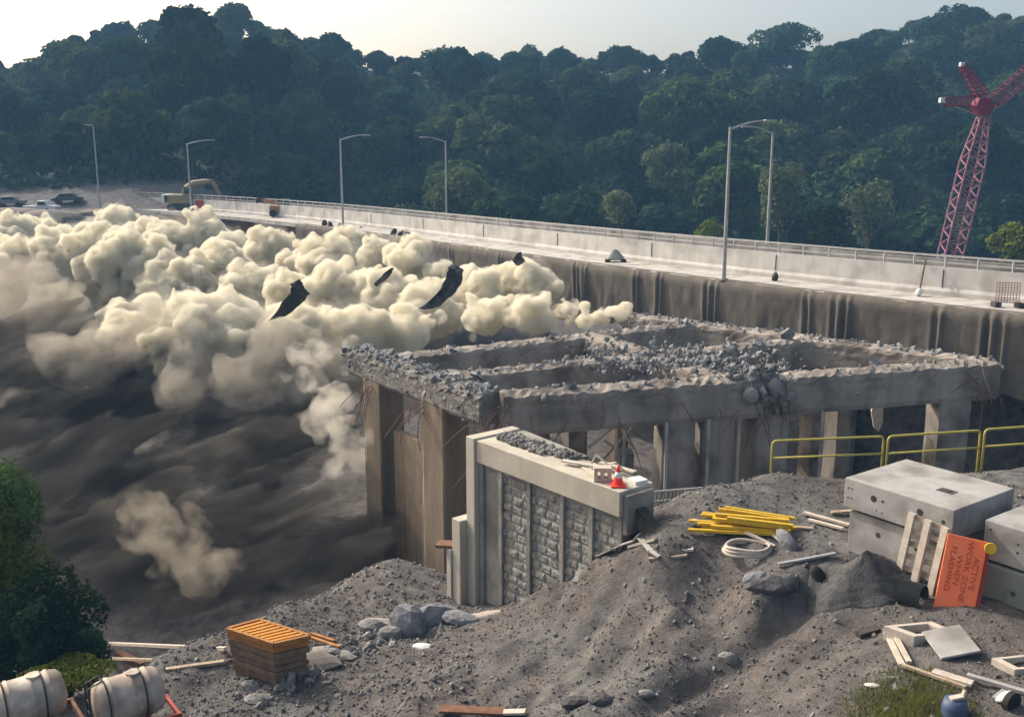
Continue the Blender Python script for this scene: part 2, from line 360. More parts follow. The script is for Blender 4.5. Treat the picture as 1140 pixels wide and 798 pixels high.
# fabric curtain over the near side: a sheet with folds, gathers and a lip
cu = MB(); step = 0.09; ss = np.arange(0.5, s_at(330), step); rows = 16; vs = []
_S, _V = np.meshgrid(np.arange(0, 3000)*step, np.linspace(0, 1, rows), indexing='ij'); wr = fbm(_S+_V*1.3, _V*1.1+3, 1.9, 3)*0.20+fbm(_S*1.0-_V*.8, _V*2.2+9, .7, 3)*0.10
gath = np.array([s_at(p) for p in (1122, 1108, 1050, 947, 936, 904, 800, 792, 738, 712, 654, 644, 560, 505, 430)])
for s in ss:
    g_ = (np.exp(-((s-gath)/0.14)**2)-0.7*np.exp(-((s-gath-.26)/0.16)**2)+.5*np.exp(-((s-gath-.5)/.14)**2)).sum()
    big_ = 0.03*math.sin(s*0.9)+0.05*math.sin(s*0.37+1)
    sag = 0.10*abs(math.sin(s*math.pi/3.1+math.sin(s*.4)))+0.08*math.sin(s*1.7+math.sin(s*.9)*2)**2
    for r in range(rows):
        v = r/(rows-1)
        if r == 0: o, z = 0.55, -DK+0.03
        elif r == 1: o, z = 0.0, -DK+0.05-sag*0.5
        else:
            vv = (r-1)/(rows-2); z = -DK-sag-vv*(4.25+0.25*math.sin(s*0.8)+0.2*math.sin(s*2.3))
            o = -0.22+0.22*vv**0.5+wr[int(round(s/step)) % wr.shape[0], r]*(.35+vv)+big_*vv-g_*(0.2+.2*math.sin(s*1.7)**2)*math.sin(min(vv*1.5, 1.3)+0.25)
        vs.append(edge(s, o, z))
fs = [(i*rows+k, i*rows+k+1, (i+1)*rows+k+1, (i+1)*rows+k) for i in range(len(ss)-1) for k in range(rows-1)]
cur = cu.add(vs, fs).build('fabric_curtain', M['fabric'], smooth=True)
tag(cur, 'long brown fabric curtain hanging in folds down the near side of the standing bridge', 'curtain')
# ballast bags holding the curtain's top edge
for k, px in enumerate((430, 436, 445, 352, 360, 368, 380)):
    q = edge(s_at(px)+0.1, 0.9+0.2*(k % 2), -DK+0.17)
    o = MB().rock(q, 0.42, (1.3,0.8,0.55), 2, 0.15).build('sandbag', M['dark'], smooth=True)
    tag(o, 'dark sandbag lying on the deck edge behind the dust', 'sandbag', 'sandbags along the bridge edge')

# lamps
def lamp(s, off, H, side, label, arm=2.6, grp='street lamps on the bridge'):
    b0 = edge(s, off, -DK); t_ = thing('street_lamp', b0, label, 'street lamp', grp)
    MB().tube([b0, b0+Vector((0,0,H-0.4))], [0.14, 0.085], 10).build('pole', M['steel'], t_)
    MB().tube([b0, b0+Vector((0,0,0.12))], 0.28, 8).build('base', M['steel'], t_)
    d = Vector((side*0.93, 0.37*side, 0)); pts = [b0+Vector((0,0,H-0.55+0.55*math.sin(u*math.pi/2)))+d*(arm*(1-math.cos(u*math.pi/2)*0.0)*u) for u in np.linspace(0, 1, 9)]
    MB().tube(pts, [0.07]*5+[0.055]*4, 8).build('arm', M['steel'], t_)
    e = pts[-1]; hd = MB().bar(e-d*0.1, e+d*0.75, 0.3, 0.14).build('lamp_head', M['steel'], t_, bevel=0.04)
    return t_
lamp(s_at(804), 0.15, 10.05, 1, 'nearest tall grey street lamp standing at the curtain edge of the bridge')
lamp(s_at(373), 1.0, 10.1, 1, 'tall grey street lamp at the bridge edge right behind the dust billows')
lamp(s_at(198)-2, 1.0, 10.0, 1, 'grey street lamp rising in front of the excavator', 3.0)
def s_far(px, off):
    best = min(np.arange(0, SE, 0.25), key=lambda s: abs(570+F*edge(s, off).x/(edge(s, off).y*math.cos(PITCH)+DK*math.sin(PITCH))-px)); return best
lamp(s_far(853, 15.7), 15.75, 10.1, -1, 'grey street lamp beyond the railing, arm pointing left beside the nearest lamp', 2.2)
lamp(s_far(497, 15.7), 15.75, 10.0, -1, 'grey street lamp beyond the railing in front of the rounded pale tree', 2.4)
b0 = at(112, 240, 150); lp = (b0.x, b0.y)

# things on the near strip of the deck
def on_deck(px, off): return edge(s_at(px), off, -DK)
p = on_deck(658, 2.4); t_ = thing('covered_cart', p, 'small cart under a grey white tarp on the bridge deck against the barrier', 'cart')
cv = MB(); n = 14
for r_, z in ((0.5, 0.14), (0.48, 0.3), (0.32, 0.58), (0.16, 0.85), (0.05, 0.95)):
    for k in range(n):
        a = 2*math.pi*k/n; q = r_*(1+0.12*math.sin(3*a+z*4)); cv.v.append(tuple(p+Vector((q*1.35*math.cos(a), q*math.sin(a), z))))
cv.f = [(i*n+k, i*n+(k+1)%n, (i+1)*n+(k+1)%n, (i+1)*n+k) for i in range(4) for k in range(n)]+[tuple(4*n+k for k in range(n)), tuple(range(n))]
cv.build('tarp', M['precast'], t_, smooth=True)
for sx in (-0.6, 0.6): MB().tube([p+Vector((sx-0.2,-0.4,0.12)), p+Vector((sx+0.2,-0.4,0.12))], 0.12, 10).build('foot', M['dark'], t_)
p = on_deck(1104, 2.0); t_ = thing('barricade', p, 'red mesh barricade on two dark feet standing on the bridge deck at right', 'barricade')
bm_ = MB()
for z in np.arange(0.25, 1.35, 0.13): bm_.bar(p+Vector((-0.55,0.15,z)), p+Vector((0.55,-0.15,z)), 0.03, 0.03)
for u in np.linspace(-0.55, 0.55, 9): bm_.bar(p+Vector((u,-0.27*u,0.2)), p+Vector((u,-0.27*u,1.35)), 0.03, 0.03)
bm_.build('mesh_panel', mat('faded_red_mesh', (0.36,0.20,0.19), 0.8), t_)
for u in (-0.55, 0.55): MB().box(p+Vector((u,-0.27*u-0.1,0.14)), (0.35,0.6,0.28)).build('foot', M['dark'], t_, bevel=0.05)
p = on_deck(998, 2.6); t_ = thing('leaning_pole', p, 'thin pole leaning on the barrier with a white bag round its foot', 'pole')
MB().tube([p+Vector((0,0,0.02)), p+Vector((0.62,0.9,2.0))], 0.05, 6).build('pole', M['rust'], t_)
MB().rock(p+Vector((0,0,0.2)), 0.25, (1,1,0.8), 2, 0.15).build('bag', M['white'], t_, smooth=True)
p = on_deck(837, 2.4); o = MB().rock(p+Vector((0,0,0.28)), 0.3, (0.8,0.7,0.95), 2, 0.2).build('sandbag', M['dark'], smooth=True); tag(o, 'single black bag on the bridge deck right of the nearest lamp', 'sandbag')

# ------------------------------------------------------------------ the half demolished bridge frame
ZB = -9.5
A_, B_, C_, D_ = dn(412,393,9.5), dn(548,440,9.5), dn(1104,403,9.5), dn(735,355,9.5)
A2, D2 = A_+(A_-B_)*0.12, D_+(D_-C_)*0.1
fr = thing('ruined_bridge_frame', (B_.x, B_.y, -19), 'open frame of broken concrete beams and columns covered with rubble, left of the demolition', 'bridge')
def rough_beam(a, b, w, h, name='beam', m=M['col'], seg=0.26, amp=0.038):
    a = Vector(a); b = Vector(b); d = b-a; L = d.length; d /= L; x = d.cross(Vector((0,0,1))).normalized(); n = max(2, int(L/seg)); mb = MB()
    prof = [(-.5,0),(-.52,-.12),(-.5,-.24),(-.51,-.36),(-.5,-.48),(-.5,-.6),(-.5,-.72),(-.5,-.86),(-.42,-1),(.42,-1),(.5,-.86),(.5,-.72),(.5,-.6),(.5,-.48),(.51,-.36),(.5,-.24),(.52,-.12),(.5,0),(.25,.06),(0,.1),(-.25,.06)]
    for i in range(n+1):
        c = a+d*(L*i/n)
        for k, (u, v) in enumerate(prof):
            am = amp*(1.6 if v > -0.35 else 0.3)
            mb.v.append(tuple(c+x*(u*w+random.uniform(-am, am)*0.6)+Vector((0,0,v*h+random.uniform(-am, am)))))
    k = len(prof)
    mb.f = [(i*k+j, i*k+(j+1)%k, (i+1)*k+(j+1)%k, (i+1)*k+j) for i in range(n) for j in range(k)]+[tuple(range(k)), tuple(n*k+j for j in range(k))]
    return mb.build(name, m, fr)
def lerp(a, b, t): return a+(b-a)*t
rough_beam(A2, B_, 1.3, 1.2, amp=.04, m=M['rubble_dull'])                                 # near edge beam
rough_beam(lerp(B_, C_, 0.012), C_, 1.25, 1.65)                # front cap
L2a, L2b = lerp(A_, B_, 0.62), lerp(D_, C_, 0.52); rough_beam(L2a, L2b, 1.1, 1.5)
L3a, L3b = lerp(A_, B_, 0.15), lerp(D_, C_, 0.13); rough_beam(L3a, L3b, 1.1, 1.5)
rough_beam(D2, C_, 1.3, 1.5)                                  # edge beam beside the curtain
rough_beam(lerp(L3a, L3b, .62), lerp(B_, C_, .44), 1.4, 1.3)  # middle beam under the heap
# rubble along the tops and the middle heap
rb = MB()
def strew(a, b, w, n, r0, r1, zz=0.1, hang=0.0):
    d = (b-a); x = d.normalized().cross(Vector((0,0,1))).normalized()
    for _ in range(n):
        u = random.random()
        if random.random() < .5*(.5+.5*math.sin(u*23+n)*math.sin(u*57+2)): continue
        o = random.gauss(0, 0.42)*w
        r = r0*.6+(r1*1.5-r0*.6)*random.random()**5
        c = a+d*u+x*o+Vector((0,0,zz*(1-min(1, abs(o)/w))+random.uniform(-0.03, 0.1)))
        if abs(o) > w*0.62: c.z -= random.random()*hang
        rb.rock(c, r, (1, random.uniform(.6, 1), random.uniform(.4, .9)), 1, 0.3)
strew(A2, B_, 1.15, 1500, 0.03, 0.13, 0.1, 1.0); strew(B_, C_, 0.85, 750, 0.025, 0.10, 0.1, 0.8)
strew(L2a, L2b, 0.85, 600, 0.025, 0.11, 0.1, 0.6); strew(L3a, L3b, 0.85, 500, 0.025, 0.11, 0.1, 0.6); strew(D2, C_, 0.9, 750, 0.025, 0.11, 0.12, 0.6)
hc = [dn(700,402,9.4), dn(745,398,9.2), dn(790,400,9.1), dn(830,402,9.3), dn(720,388,9.4), dn(775,388,9.3), dn(810,412,9.5), dn(680,385,9.4)]
for c in hc:
    for _ in range(170):
        rb.rock(c+Vector((random.gauss(0, 1.1), random.gauss(0, 0.9), random.gauss(0, 0.14)-.18)), 0.04+0.2*random.random()**3, (1, .8, .6), 1, 0.3)
for _ in range(160):
    c = at(random.gauss(852, 13), random.gauss(428, 15), lerp(B_, C_, 0.54).y-0.75+random.gauss(0, 0.15)); rb.rock(c, 0.06+0.24*random.random()**2, (1, .8, .8), 1, 0.35)
rbo = rb.build('rubble', M['rubble'], fr, kind='stuff')
for px, py, r in ((834, 440, 0.42), (860, 432, 0.42), (878, 442, 0.34), (872, 455, 0.25), (608, 443, 0.22)):
    c = dn(px, py, 10.5); c = at(px, py, lerp(B_, C_, (px-548)/556).y-1.0); MB().rock(c, r, (1,.9,.85), 2, 0.25).build('hanging_chunk', M['conc'], fr, smooth=False)
# heap floor: broken slab carrying the rubble
hm = MB(); nu, nv = 26, 12; q0, q1, q2, q3 = dn(655,428,9.95), dn(872,420,9.95), dn(850,377,9.9), dn(668,376,9.9)
for i in range(nu+1):
    for j in range(nv+1):
        u, v = i/nu, j/nv; c = lerp(lerp(q0, q1, u), lerp(q3, q2, u), v); bmp = math.sin(math.pi*u)**0.7*math.sin(math.pi*v)**0.7
        hm.v.append((c.x+random.uniform(-.1, .1), c.y+random.uniform(-.1, .1), c.z-0.75+0.75*bmp+random.uniform(-.14, .14)))
hm.f = [(i*(nv+1)+j, (i+1)*(nv+1)+j, (i+1)*(nv+1)+j+1, i*(nv+1)+j+1) for i in range(nu) for j in range(nv)]
hm.build('rubble_heap', M['rubble'], fr)
# broken deck plates lying across the beams
for k in range(34):
    a, b_ = random.choice([(A2, B_), (A2, B_), (B_, C_), (L2a, L2b), (D2, C_), (L3a, L3b)]); c = lerp(a, b_, random.random())+Vector((random.gauss(0, .5), random.gauss(0, .3), random.uniform(.0, .22))); s = random.uniform(.25, .6)
    n = random.randint(5, 7); rt = Euler((random.gauss(0, .4), random.gauss(0, .4), random.uniform(0, 6))).to_matrix()
    MB().extr([c+rt @ Vector((s*random.uniform(.6, 1.1)*math.cos(6.283*i/n), s*random.uniform(.6, 1.1)*.8*math.sin(6.283*i/n), 0)) for i in range(n)], rt @ Vector((0, 0, -.14))).build('broken_plate', M['rubble'], fr)
# columns
def column(px, w, ytop=-10.9, line=None, m='col', dep=1.0, off=0.2, zb=-21):
    a, b_ = line; best = None
    for u in np.linspace(-0.2, 1.1, 400):
        c = lerp(a, b_, u); sx = 570+F*c.x/(c.y*math.cos(PITCH)-(-11)*math.sin(PITCH))
        if best is None or abs(sx-px) < best[0]: best = (abs(sx-px), c)
    c = best[1]; ang = math.atan2((b_-a).y, (b_-a).x); Mr = Matrix.Rotation(ang, 3, 'Z')
    mb = MB(); hw, hd = w/2, dep/2; prof = [(-hw,-hd+.08),(-hw+.08,-hd),(hw-.08,-hd),(hw,-hd+.08),(hw,hd),(-hw,hd)]
    ns = 14
    for i in range(ns+1):
        z = ytop+(zb-ytop)*i/ns
        for u, v in prof: mb.v.append(tuple(Vector((c.x, c.y, z))+Mr @ Vector((u+random.uniform(-.015, .015), v+random.uniform(-.015, .015), 0))))
    k = 6; mb.f = [(i*k+j, i*k+(j+1)%k, (i+1)*k+(j+1)%k, (i+1)*k+j) for i in range(ns) for j in range(k)]+[tuple(range(k)), tuple(ns*k+j for j in range(k))]
    mb.build('column', M[m], fr); return c
BC, AB, DC = (B_, C_), (A_, B_), (D_, C_); L2, L3 = (L2a, L2b), (L3a, L3b)
for px, w in ((572, 1.5), (752, 1.5), (797, 1.45), (856, 1.55), (1058, 1.7)): column(px, w, -11.0, BC)
for px, w in ((426, 1.75), (494, 2.0)): column(px, w, -10.6, AB, 'brown_conc', 1.3)
for px, w in ((640, 1.0), (822, .9), (908, 0.8), (975, .9)): column(px, w, -10.9, L2, 'col')
for px, w in ((600, .9), (690, .8)): column(px, w, -10.9, L3, 'brown_conc')
# stained web wall between the two left columns
wa, wb_ = lerp(A_, B_, 0.24), lerp(A_, B_, 0.56)
MB().bar(Vector((wa.x,wa.y,-16.5)), Vector((wb_.x,wb_.y,-16.5)), 0.35, 7.4).build('web_wall', M['brown_conc'], fr)
# light pipes down the columns' left faces and bent rebar
pm = [(426, AB, -0.85), (494, AB, -0.95)]
for px, ln, o in pm:
    c = min((lerp(*ln, u) for u in np.linspace(0, 1, 300)), key=lambda c: abs(570+F*c.x/(c.y*math.cos(PITCH)+11*math.sin(PITCH))-px))
    d = (ln[0]-ln[1]).normalized(); q = c+d*(-o)+Vector((-.35,-.5,0)); MB().tube([(q.x, q.y, -10.2), (q.x, q.y, -20)], 0.085, 8).build('drain_pipe', M['paleboard'], fr)
for px in (735, 781, 815, 905, 686, 697):
    c = min((lerp(B_, C_, u) for u in np.linspace(0, 1, 300)), key=lambda c: abs(570+F*c.x/(c.y*math.cos(PITCH)+11*math.sin(PITCH))-px))
    q = c+Vector((0.2,-0.75 if px > 700 else 2.0,0)); MB().tube([(q.x, q.y, -11.0), (q.x+random.uniform(-.05, .05), q.y, -17)], 0.075, 8).build('drain_pipe', M['conc_new'] if px != 686 else M['paleboard'], fr)
for _ in range(44):
    u = random.choice([random.gauss(.53, .02), random.gauss(.53, .015), random.gauss(.97, .02), random.random()*.45, 0.02]); c = lerp(B_, C_, u)+Vector((random.uniform(-.4, .4), -0.75, random.uniform(-1.5, 0.1)))
    pts = [c]; v = Vector((random.uniform(-.5, .5), random.uniform(-.8, 0), random.uniform(-.6, .5)))
    for k in range(5): v = v+Vector((random.uniform(-.4, .4), random.uniform(-.2, .2), -0.28)); pts.append(pts[-1]+v*0.3)
    MB().tube(pts, 0.02, 5).build('rebar', M['rust'], fr)
for _ in range(22):
    c = lerp(A_, B_, random.choice([0.05, 0.1, 0.55, 0.95]))+Vector((random.uniform(-.5, .3), -0.6, random.uniform(-1.6, -0.6)))
    pts = [c]; v = Vector((random.uniform(-.9, .3), random.uniform(-.6, 0), random.uniform(-.6, .3)))
    for k in range(5): v = v+Vector((random.uniform(-.4, .4), random.uniform(-.2, .2), -0.25)); pts.append(pts[-1]+v*0.32)
    MB().tube(pts, 0.02, 5).build('rebar', M['rust'], fr)
# leaning struts under the deck
for a, b_ in (((664,520,44),(716,461,44)), ((688,500,44),(672,490,44)), ((690,476,44),(706,500,44)), ((655,498,44.4),(690,470,44.4))):
    MB().bar(at(*a), at(*b_), 0.12, 0.1).build('brace', M['conc_new'], fr)
MB().bar(at(688,512,43.5), at(704,512,43.5), 1.0, 0.9).build('bearing_block', M['green_conc'], fr)
# pale torn panel hanging under the front cap
o = MB().extr([at(x, y, 46) for x, y in ((976,445),(984,442),(983,470),(978,481),(973,476),(970,458))], (0.05,0.25,0)).build('torn_panel', M['paleboard'], fr)
# ------------------------------------------------------------------ abutment wall in the middle ground
ZT = -9.1
pL, pR = dn(530,490,9.1), dn(690,548,9.1)
d = (pR-pL); Lw = d.length; d.normalize(); nrm = Vector((d.y, -d.x, 0)); nrm = nrm if nrm.y < 0 else -nrm   # towards the camera
back = -nrm
def wl(u, o, z): return pL+d*u+nrm*o+Vector((0, 0, z-ZT))
ab = thing('abutment', wl(Lw/2, -0.7, -15.5), 'pale concrete abutment with stone-textured panels below a smooth coping', 'wall')
cop = MB().extr([wl(0,0,ZT), wl(0,-1.35,ZT), wl(0,-1.35,ZT-0.74), wl(0,0,ZT-0.74)], d*Lw).build('coping', M['abut'], ab, bevel=0.02)
MB().extr([wl(0.25,-0.12,ZT-0.743), wl(0.25,-1.2,ZT-0.743), wl(0.25,-1.2,-16.5), wl(0.25,-0.42,-16.5), wl(0.25,-0.42,ZT-1.5)], d*(Lw-0.3)).build('backing_wall', M['conc'], ab)
# ribs and stone panels
npan = 5; us = [0.06, 1.25, 2.55, 3.8, 5.05, Lw-0.16]
us = [0.1]+[Lw*k for k in (0.17, 0.385, 0.62, 0.81)]+[Lw-0.08]
for i, u in enumerate(us):
    MB().extr([wl(u-0.09,-0.10,ZT-0.745), wl(u+0.09,-0.10,ZT-0.745), wl(u+0.09,-0.5,ZT-0.745), wl(u-0.09,-0.5,ZT-0.745)], (0,0,-6.6)).build('rib', M['conc'], ab, bevel=0.015)
for i in range(5):
    u0, u1 = us[i]+0.1, us[i+1]-0.1; mb = MB(); nu = int((u1-u0)/0.05); nv = 110; 
    if i == 0:
        MB().extr([wl(u0,-0.22,ZT-0.747), wl(u1,-0.22,ZT-0.747), wl(u1,-0.4,ZT-0.747), wl(u0,-0.4,ZT-0.747)], (0,0,-6.4)).build('panel', M['conc'], ab); continue
    rs = np.random.RandomState(i); ch = 0.30; jx = rs.rand(40, 12)
    for a in range(nu+1):
        for q in range(nv+1):
            u = u0+(u1-u0)*a/nu; z = ZT-0.75-6.2*q/nv; row = int((ZT-z)/ch); fr_ = ((ZT-z)/ch) % 1
            uu = (u-u0)/0.5+jx[row % 40, 0]; cell = int(uu); fu = uu % 1
            e = min(fr_, 1-fr_)*ch; e2 = min(fu, 1-fu)*0.5; dd = min(e, e2); bulge = min(1, dd/0.07)
            hgt = -0.24+bulge*(0.03+0.06*jx[row % 40, (cell+1) % 12])+rs.uniform(-.012, .012)
            mb.v.append(tuple(wl(u, hgt, z)))
    mb.f = [(a*(nv+1)+q, (a+1)*(nv+1)+q, (a+1)*(nv+1)+q+1, a*(nv+1)+q+1) for a in range(nu) for q in range(nv)]
    mb.build('stone_panel', M['stonewall'], ab)
# left end pier: tall slim part and lower wing block
MB().extr([wl(-0.46,0.08,ZT+0.06), wl(-0.012,0.08,ZT+0.06), wl(-0.012,-1.9,ZT+0.06), wl(-0.46,-1.9,ZT+0.06)], (0,0,-7.2)).build('end_pier', M['abut'], ab, bevel=0.025)
MB().extr([wl(-0.463,0.36,-11.95), wl(-0.463,-1.5,-11.95), wl(-0.92,-1.5,-11.95), wl(-0.92,0.36,-11.95)], (0,0,-4.6)).build('wing_block', M['abut'], ab, bevel=0.025)
MB().extr([wl(-0.923,0.42,-13.1), wl(-0.923,-1.4,-13.1), wl(-1.18,-1.4,-13.1), wl(-1.18,0.42,-13.1)], (0,0,-3.6)).build('wing_step', M['abut'], ab, bevel=0.02)
MB().bar(wl(-1.1,0.1,-13.04), wl(-1.6,0.5,-13.06), 0.5, 0.1).build('ledge', M['rust'], ab)
# end face pieces at the right end
MB().extr([wl(Lw+0.003,-0.12,ZT-0.1), wl(Lw+0.003,-1.2,ZT-0.1), wl(Lw+0.003,-1.2,ZT-1.25), wl(Lw+0.003,-0.12,ZT-1.25)], d*0.18).build('end_block', M['conc'], ab, bevel=0.02)
gx = MB()
for _ in range(620):
    u = random.uniform(0.3, 3.6)+0.0; o = -1.3+random.gauss(0, 0.25)-0.1
    o = random.uniform(-1.3, -0.55) if u < 2.6 else random.uniform(-1.3, -0.8)
    gx.rock(wl(u, o, ZT+0.02+random.random()*0.10), 0.04+0.08*random.random()**2, (1,.8,.7), 1, 0.3)
gx.build('loose_gravel', M['gravel'], ab, kind='stuff')
# backfill ledge behind coping
MB().extr([wl(0.1,-1.36,ZT+0.02), wl(3.6,-1.36,ZT+0.02), wl(3.6,-1.62,ZT+0.02), wl(0.1,-1.95,ZT+0.02)], (0,0,-0.6)).build('back_wall', M['conc'], ab)
# on top of the coping: cone, block, boards, bent strips
def cone(p, h, label):
    t_ = thing('traffic_cone', p, label, 'traffic cone')
    MB().box(p+Vector((0,0,0.03)), (0.42,0.42,0.05)).build('base', M['cone'], t_, bevel=0.01)
    mb = MB(); n = 18
    for r_, z in ((.16,.055),(.115,.25)):
        mb.v += [tuple(p+Vector((r_*math.cos(2*math.pi*k/n), r_*math.sin(2*math.pi*k/n), z))) for k in range(n)]
    mb.f = [(k, (k+1)%n, n+(k+1)%n, n+k) for k in range(n)]; mb.build('lower_body', M['cone'], t_, smooth=True)
    MB().tube([p+Vector((0,0,.25)), p+Vector((0,0,.42))], [.116,.075], 18).build('white_band', M['white'], t_, smooth=True)
    MB().tube([p+Vector((0,0,.42)), p+Vector((0,0,h))], [.074,.03], 18).build('tip', M['cone'], t_, smooth=True)
cone(wl(Lw-0.42,-0.35,ZT), 0.60, 'orange traffic cone with a white band on the near end of the coping')
p = wl(Lw-1.05,-0.35,ZT)
mb = MB(); 
for z in (0.06, 0.36): mb.box(p+Vector((0,0,z)), (0.5,0.32,0.1))
for x in (-.2, 0, .2): mb.box(p+Vector((x,0,0.21)), (0.1,0.32,0.2))
tag(mb.build('concrete_block', M['paleboard']), 'small hollow pale block beside the cone on the coping', 'block')
for k, (u0, o0, u1, o1) in enumerate(((Lw-2.6,-.9,Lw-1.2,-.3), (Lw-2.9,-.5,Lw-1.5,-1.0), (Lw-1.9,-1.1,Lw-0.6,-1.2))):
    o = MB().bar(wl(u0,o0,ZT+.04+.07*k), wl(u1,o1,ZT+.05+.07*k), 0.2, 0.045).build('board', M['paleboard'])
    tag(o, ['pale board lying slantwise on the coping left of the cone', 'pale board crossing under the slanting one on the coping', 'short pale board along the back of the coping behind the cone'][k], 'board', 'boards on the coping')
o = MB(); pts = [wl(Lw-2.2,-1.0,ZT+.05), wl(Lw-1.9,-.9,ZT+.45), wl(Lw-1.5,-1.0,ZT+.25), wl(Lw-1.1,-.95,ZT+.4), wl(Lw-.8,-1.1,ZT+.1)]
tag(o.tube(pts, 0.03, 6).build('bent_hose', M['paleboard']), 'thin bent pale hose lying along the coping top', 'hose')
tag(MB().extr([wl(Lw-.55,-.85,ZT+.1), wl(Lw-.12,-.75,ZT+.11), wl(Lw-.08,-1.2,ZT+.1), wl(Lw-.5,-1.28,ZT+.1)], (0,0,-.12)).build('slab', M['white']), 'small white slab behind the cone at the coping end', 'slab')
# dark broken channel at the right end below the coping
p0 = dn(716,580,10.2)
o = MB().bar(at(713,566,26.2), at(733,592,25.6), 0.32, 0.1).bar(at(710,580,26), at(730,600,25.4), 0.1, 0.35).build('steel_channel', M['dark']); tag(o, 'dark steel channel leaning against the near end of the abutment', 'channel')
# grating strip behind the coping
o = MB(); a, b_ = at(722,548,29), at(782,543,31)
o.bar(a, b_, 0.08, 0.06); o.bar(a+Vector((0,0,-.32)), b_+Vector((0,0,-.32)), 0.08, 0.06)
for k in range(16): o.bar(lerp(a, b_, k/15), lerp(a, b_, k/15)+Vector((0,0,-.32)), 0.05, 0.05)
tag(o.build('steel_grating', M['steel']), 'low steel grating strip behind the abutment by the gravel crest', 'grating')

# ------------------------------------------------------------------ yellow guard rails
def rail(pa, pb, label, ha=1.12):
    t_ = thing('guard_rail', (pa+pb)/2, label, 'guard rail', 'yellow guard rails along the pit edge')
    a, b_ = pa, pb; dd = (b_-a).normalized(); up = Vector((0,0,1)); r = 0.14
    pts = [a-up*0.3]+[a+up*(ha-r)]
    for k in range(1, 6): th = k/5*math.pi/2; pts.append(a+up*(ha-r)+dd*(r*(1-math.cos(th)))+up*(r*math.sin(th)))
    for k in range(0, 6): th = k/5*math.pi/2; pts.append(b_-dd*r+up*(ha-r)+dd*(r*math.sin(th))+up*(r*math.cos(th)))
    pts.append(b_-up*0.3)
    MB().tube(pts, 0.038, 8).build('frame', M['yellow'], t_, smooth=True)
    MB().tube([a+up*ha*0.5, b_+up*ha*0.5], 0.034, 8).build('mid_rail', M['yellow'], t_, smooth=True)
RY = 29.6
rail(at(858,529,29.6), at(981,524,29.6), 'leftmost yellow guard rail panel, ending in the ground above the yellow lumber')
rail(at(986,524,29.6), at(1088,517,30.0), 'middle yellow guard rail panel behind the big precast vault')
rail(at(1093,516,30.0), at(1200,508,30.6), 'yellow guard rail panel at far right by the white rubble')

# ------------------------------------------------------------------ precast vaults
zt = -7.97
a0, a1 = dn(941,531,7.97), dn(1063,568,7.97); dv = (a1-a0); Lv = dv.length; dv.normalize(); nv_ = Vector((-dv.y, dv.x, 0)); nv_ = nv_ if nv_.x > 0 else -nv_
Wv = 2.65
def vault(name, o, L, W_, zt, zb, m, label, holes=(), hatch=None):
    t_ = thing(name, Vector((o.x, o.y, zb)), label, 'concrete vault', 'precast concrete vaults')
    c = o+dv*(L/2)+nv_*(W_/2); Mr = Matrix((dv, nv_, Vector((0,0,1)))).transposed()
    MB().box(Vector((c.x, c.y, (zt+zb)/2)), (L, W_, zt-zb), Mr).build('body', m, t_, bevel=0.025)
    for u, v, r in holes:
        q = o+dv*u-nv_*0.004+Vector((0,0,0)); q.z = zt-v; MB().tube([q, q+nv_*0.03], r, 14).build('lifting_hole', M['dark'], t_)
    if hatch:
        u, v = hatch; q = o+dv*u+nv_*v; q.z = zt+0.004
        MB().box(q, (0.42, 0.30, 0.008), Mr).build('hatch', M['dark_rock'], t_); MB().box(q+Vector((0,0,.01)), (0.2, 0.2, 0.02), Mr).build('hatch_handle', M['dark'], t_)
    return t_
H1 = 0.78
vault('concrete_vault', a0, Lv, Wv, zt, zt-H1, M['precast'], 'large pale concrete vault lid section with a small hatch, on top of the stack',
      [(0.12,.25,.025),(0.22,.25,.025),(0.12,.5,.025),(0.22,.5,.025),(0.85,.33,.085),(1.1,.33,.035),(0.95,.6,.02),(1.1,.62,.02),(2.1,.30,.085),(2.7,.36,.05)], (Lv-0.85, 1.1))
vault('concrete_vault', a0+dv*0.12+nv_*0.12, Lv-0.24, Wv-0.2, zt-H1-0.09, zt-H1-1.7, M['precast'], 'grey concrete vault section under the large pale one, behind the pallet', [(0.85,.4,.07),(1.9,.4,.07)])
b0_ = dn(1097,578,8.2); 
vault('concrete_vault', b0_, 2.4, 2.0, -8.2, -9.13, M['precast'], 'smaller concrete vault section with dotted top at the right edge', [(0.15,.2,.03),(0.8,.35,.03),(1.1,.35,.03),(0.8,.55,.03),(1.1,.55,.03),(1.5,.3,.04)])
vault('concrete_vault', b0_+dv*-0.05+nv_*-0.1, 2.8, 2.2, -9.19, -10.7, M['green_conc'], 'grey green concrete vault section at the right edge under the smaller one', [(0.9,.5,.06)])
# pallet leaning on the stack
def ground_at(px, py): return on(px, py)
pa = on(1003, 645)
t_ = thing('pallet', pa, 'pale wooden pallet standing on edge against the vault stack', 'pallet')
tw = a0+dv*1.55-nv_*0.55; 
def face_y(px):                                    # distance of the stack's long face along a survey column
    ks = np.linspace(0, 1, 400); P3 = [lerp(a0, a1, k) for k in ks]
    return min(P3, key=lambda c: abs(570+F*c.x/(c.y*math.cos(PITCH)+9*math.sin(PITCH))-px)).y
def gbase(px, py, back=.38):
    y = face_y(px)-back; p = at(px, py, y); p.z = ground_z(p.x, p.y)-.02; return p
base = [gbase(999,638), gbase(1036,655)]; top = [at(1016,571,face_y(1016)-.12), at(1053,587,face_y(1053)-.12)]
for k in range(3):
    f = k/2; MB().bar(lerp(*base, f), lerp(*top, f), 0.17, 0.10, up=Vector((1,0.6,0))).build('stringer', M['paleboard'], t_)
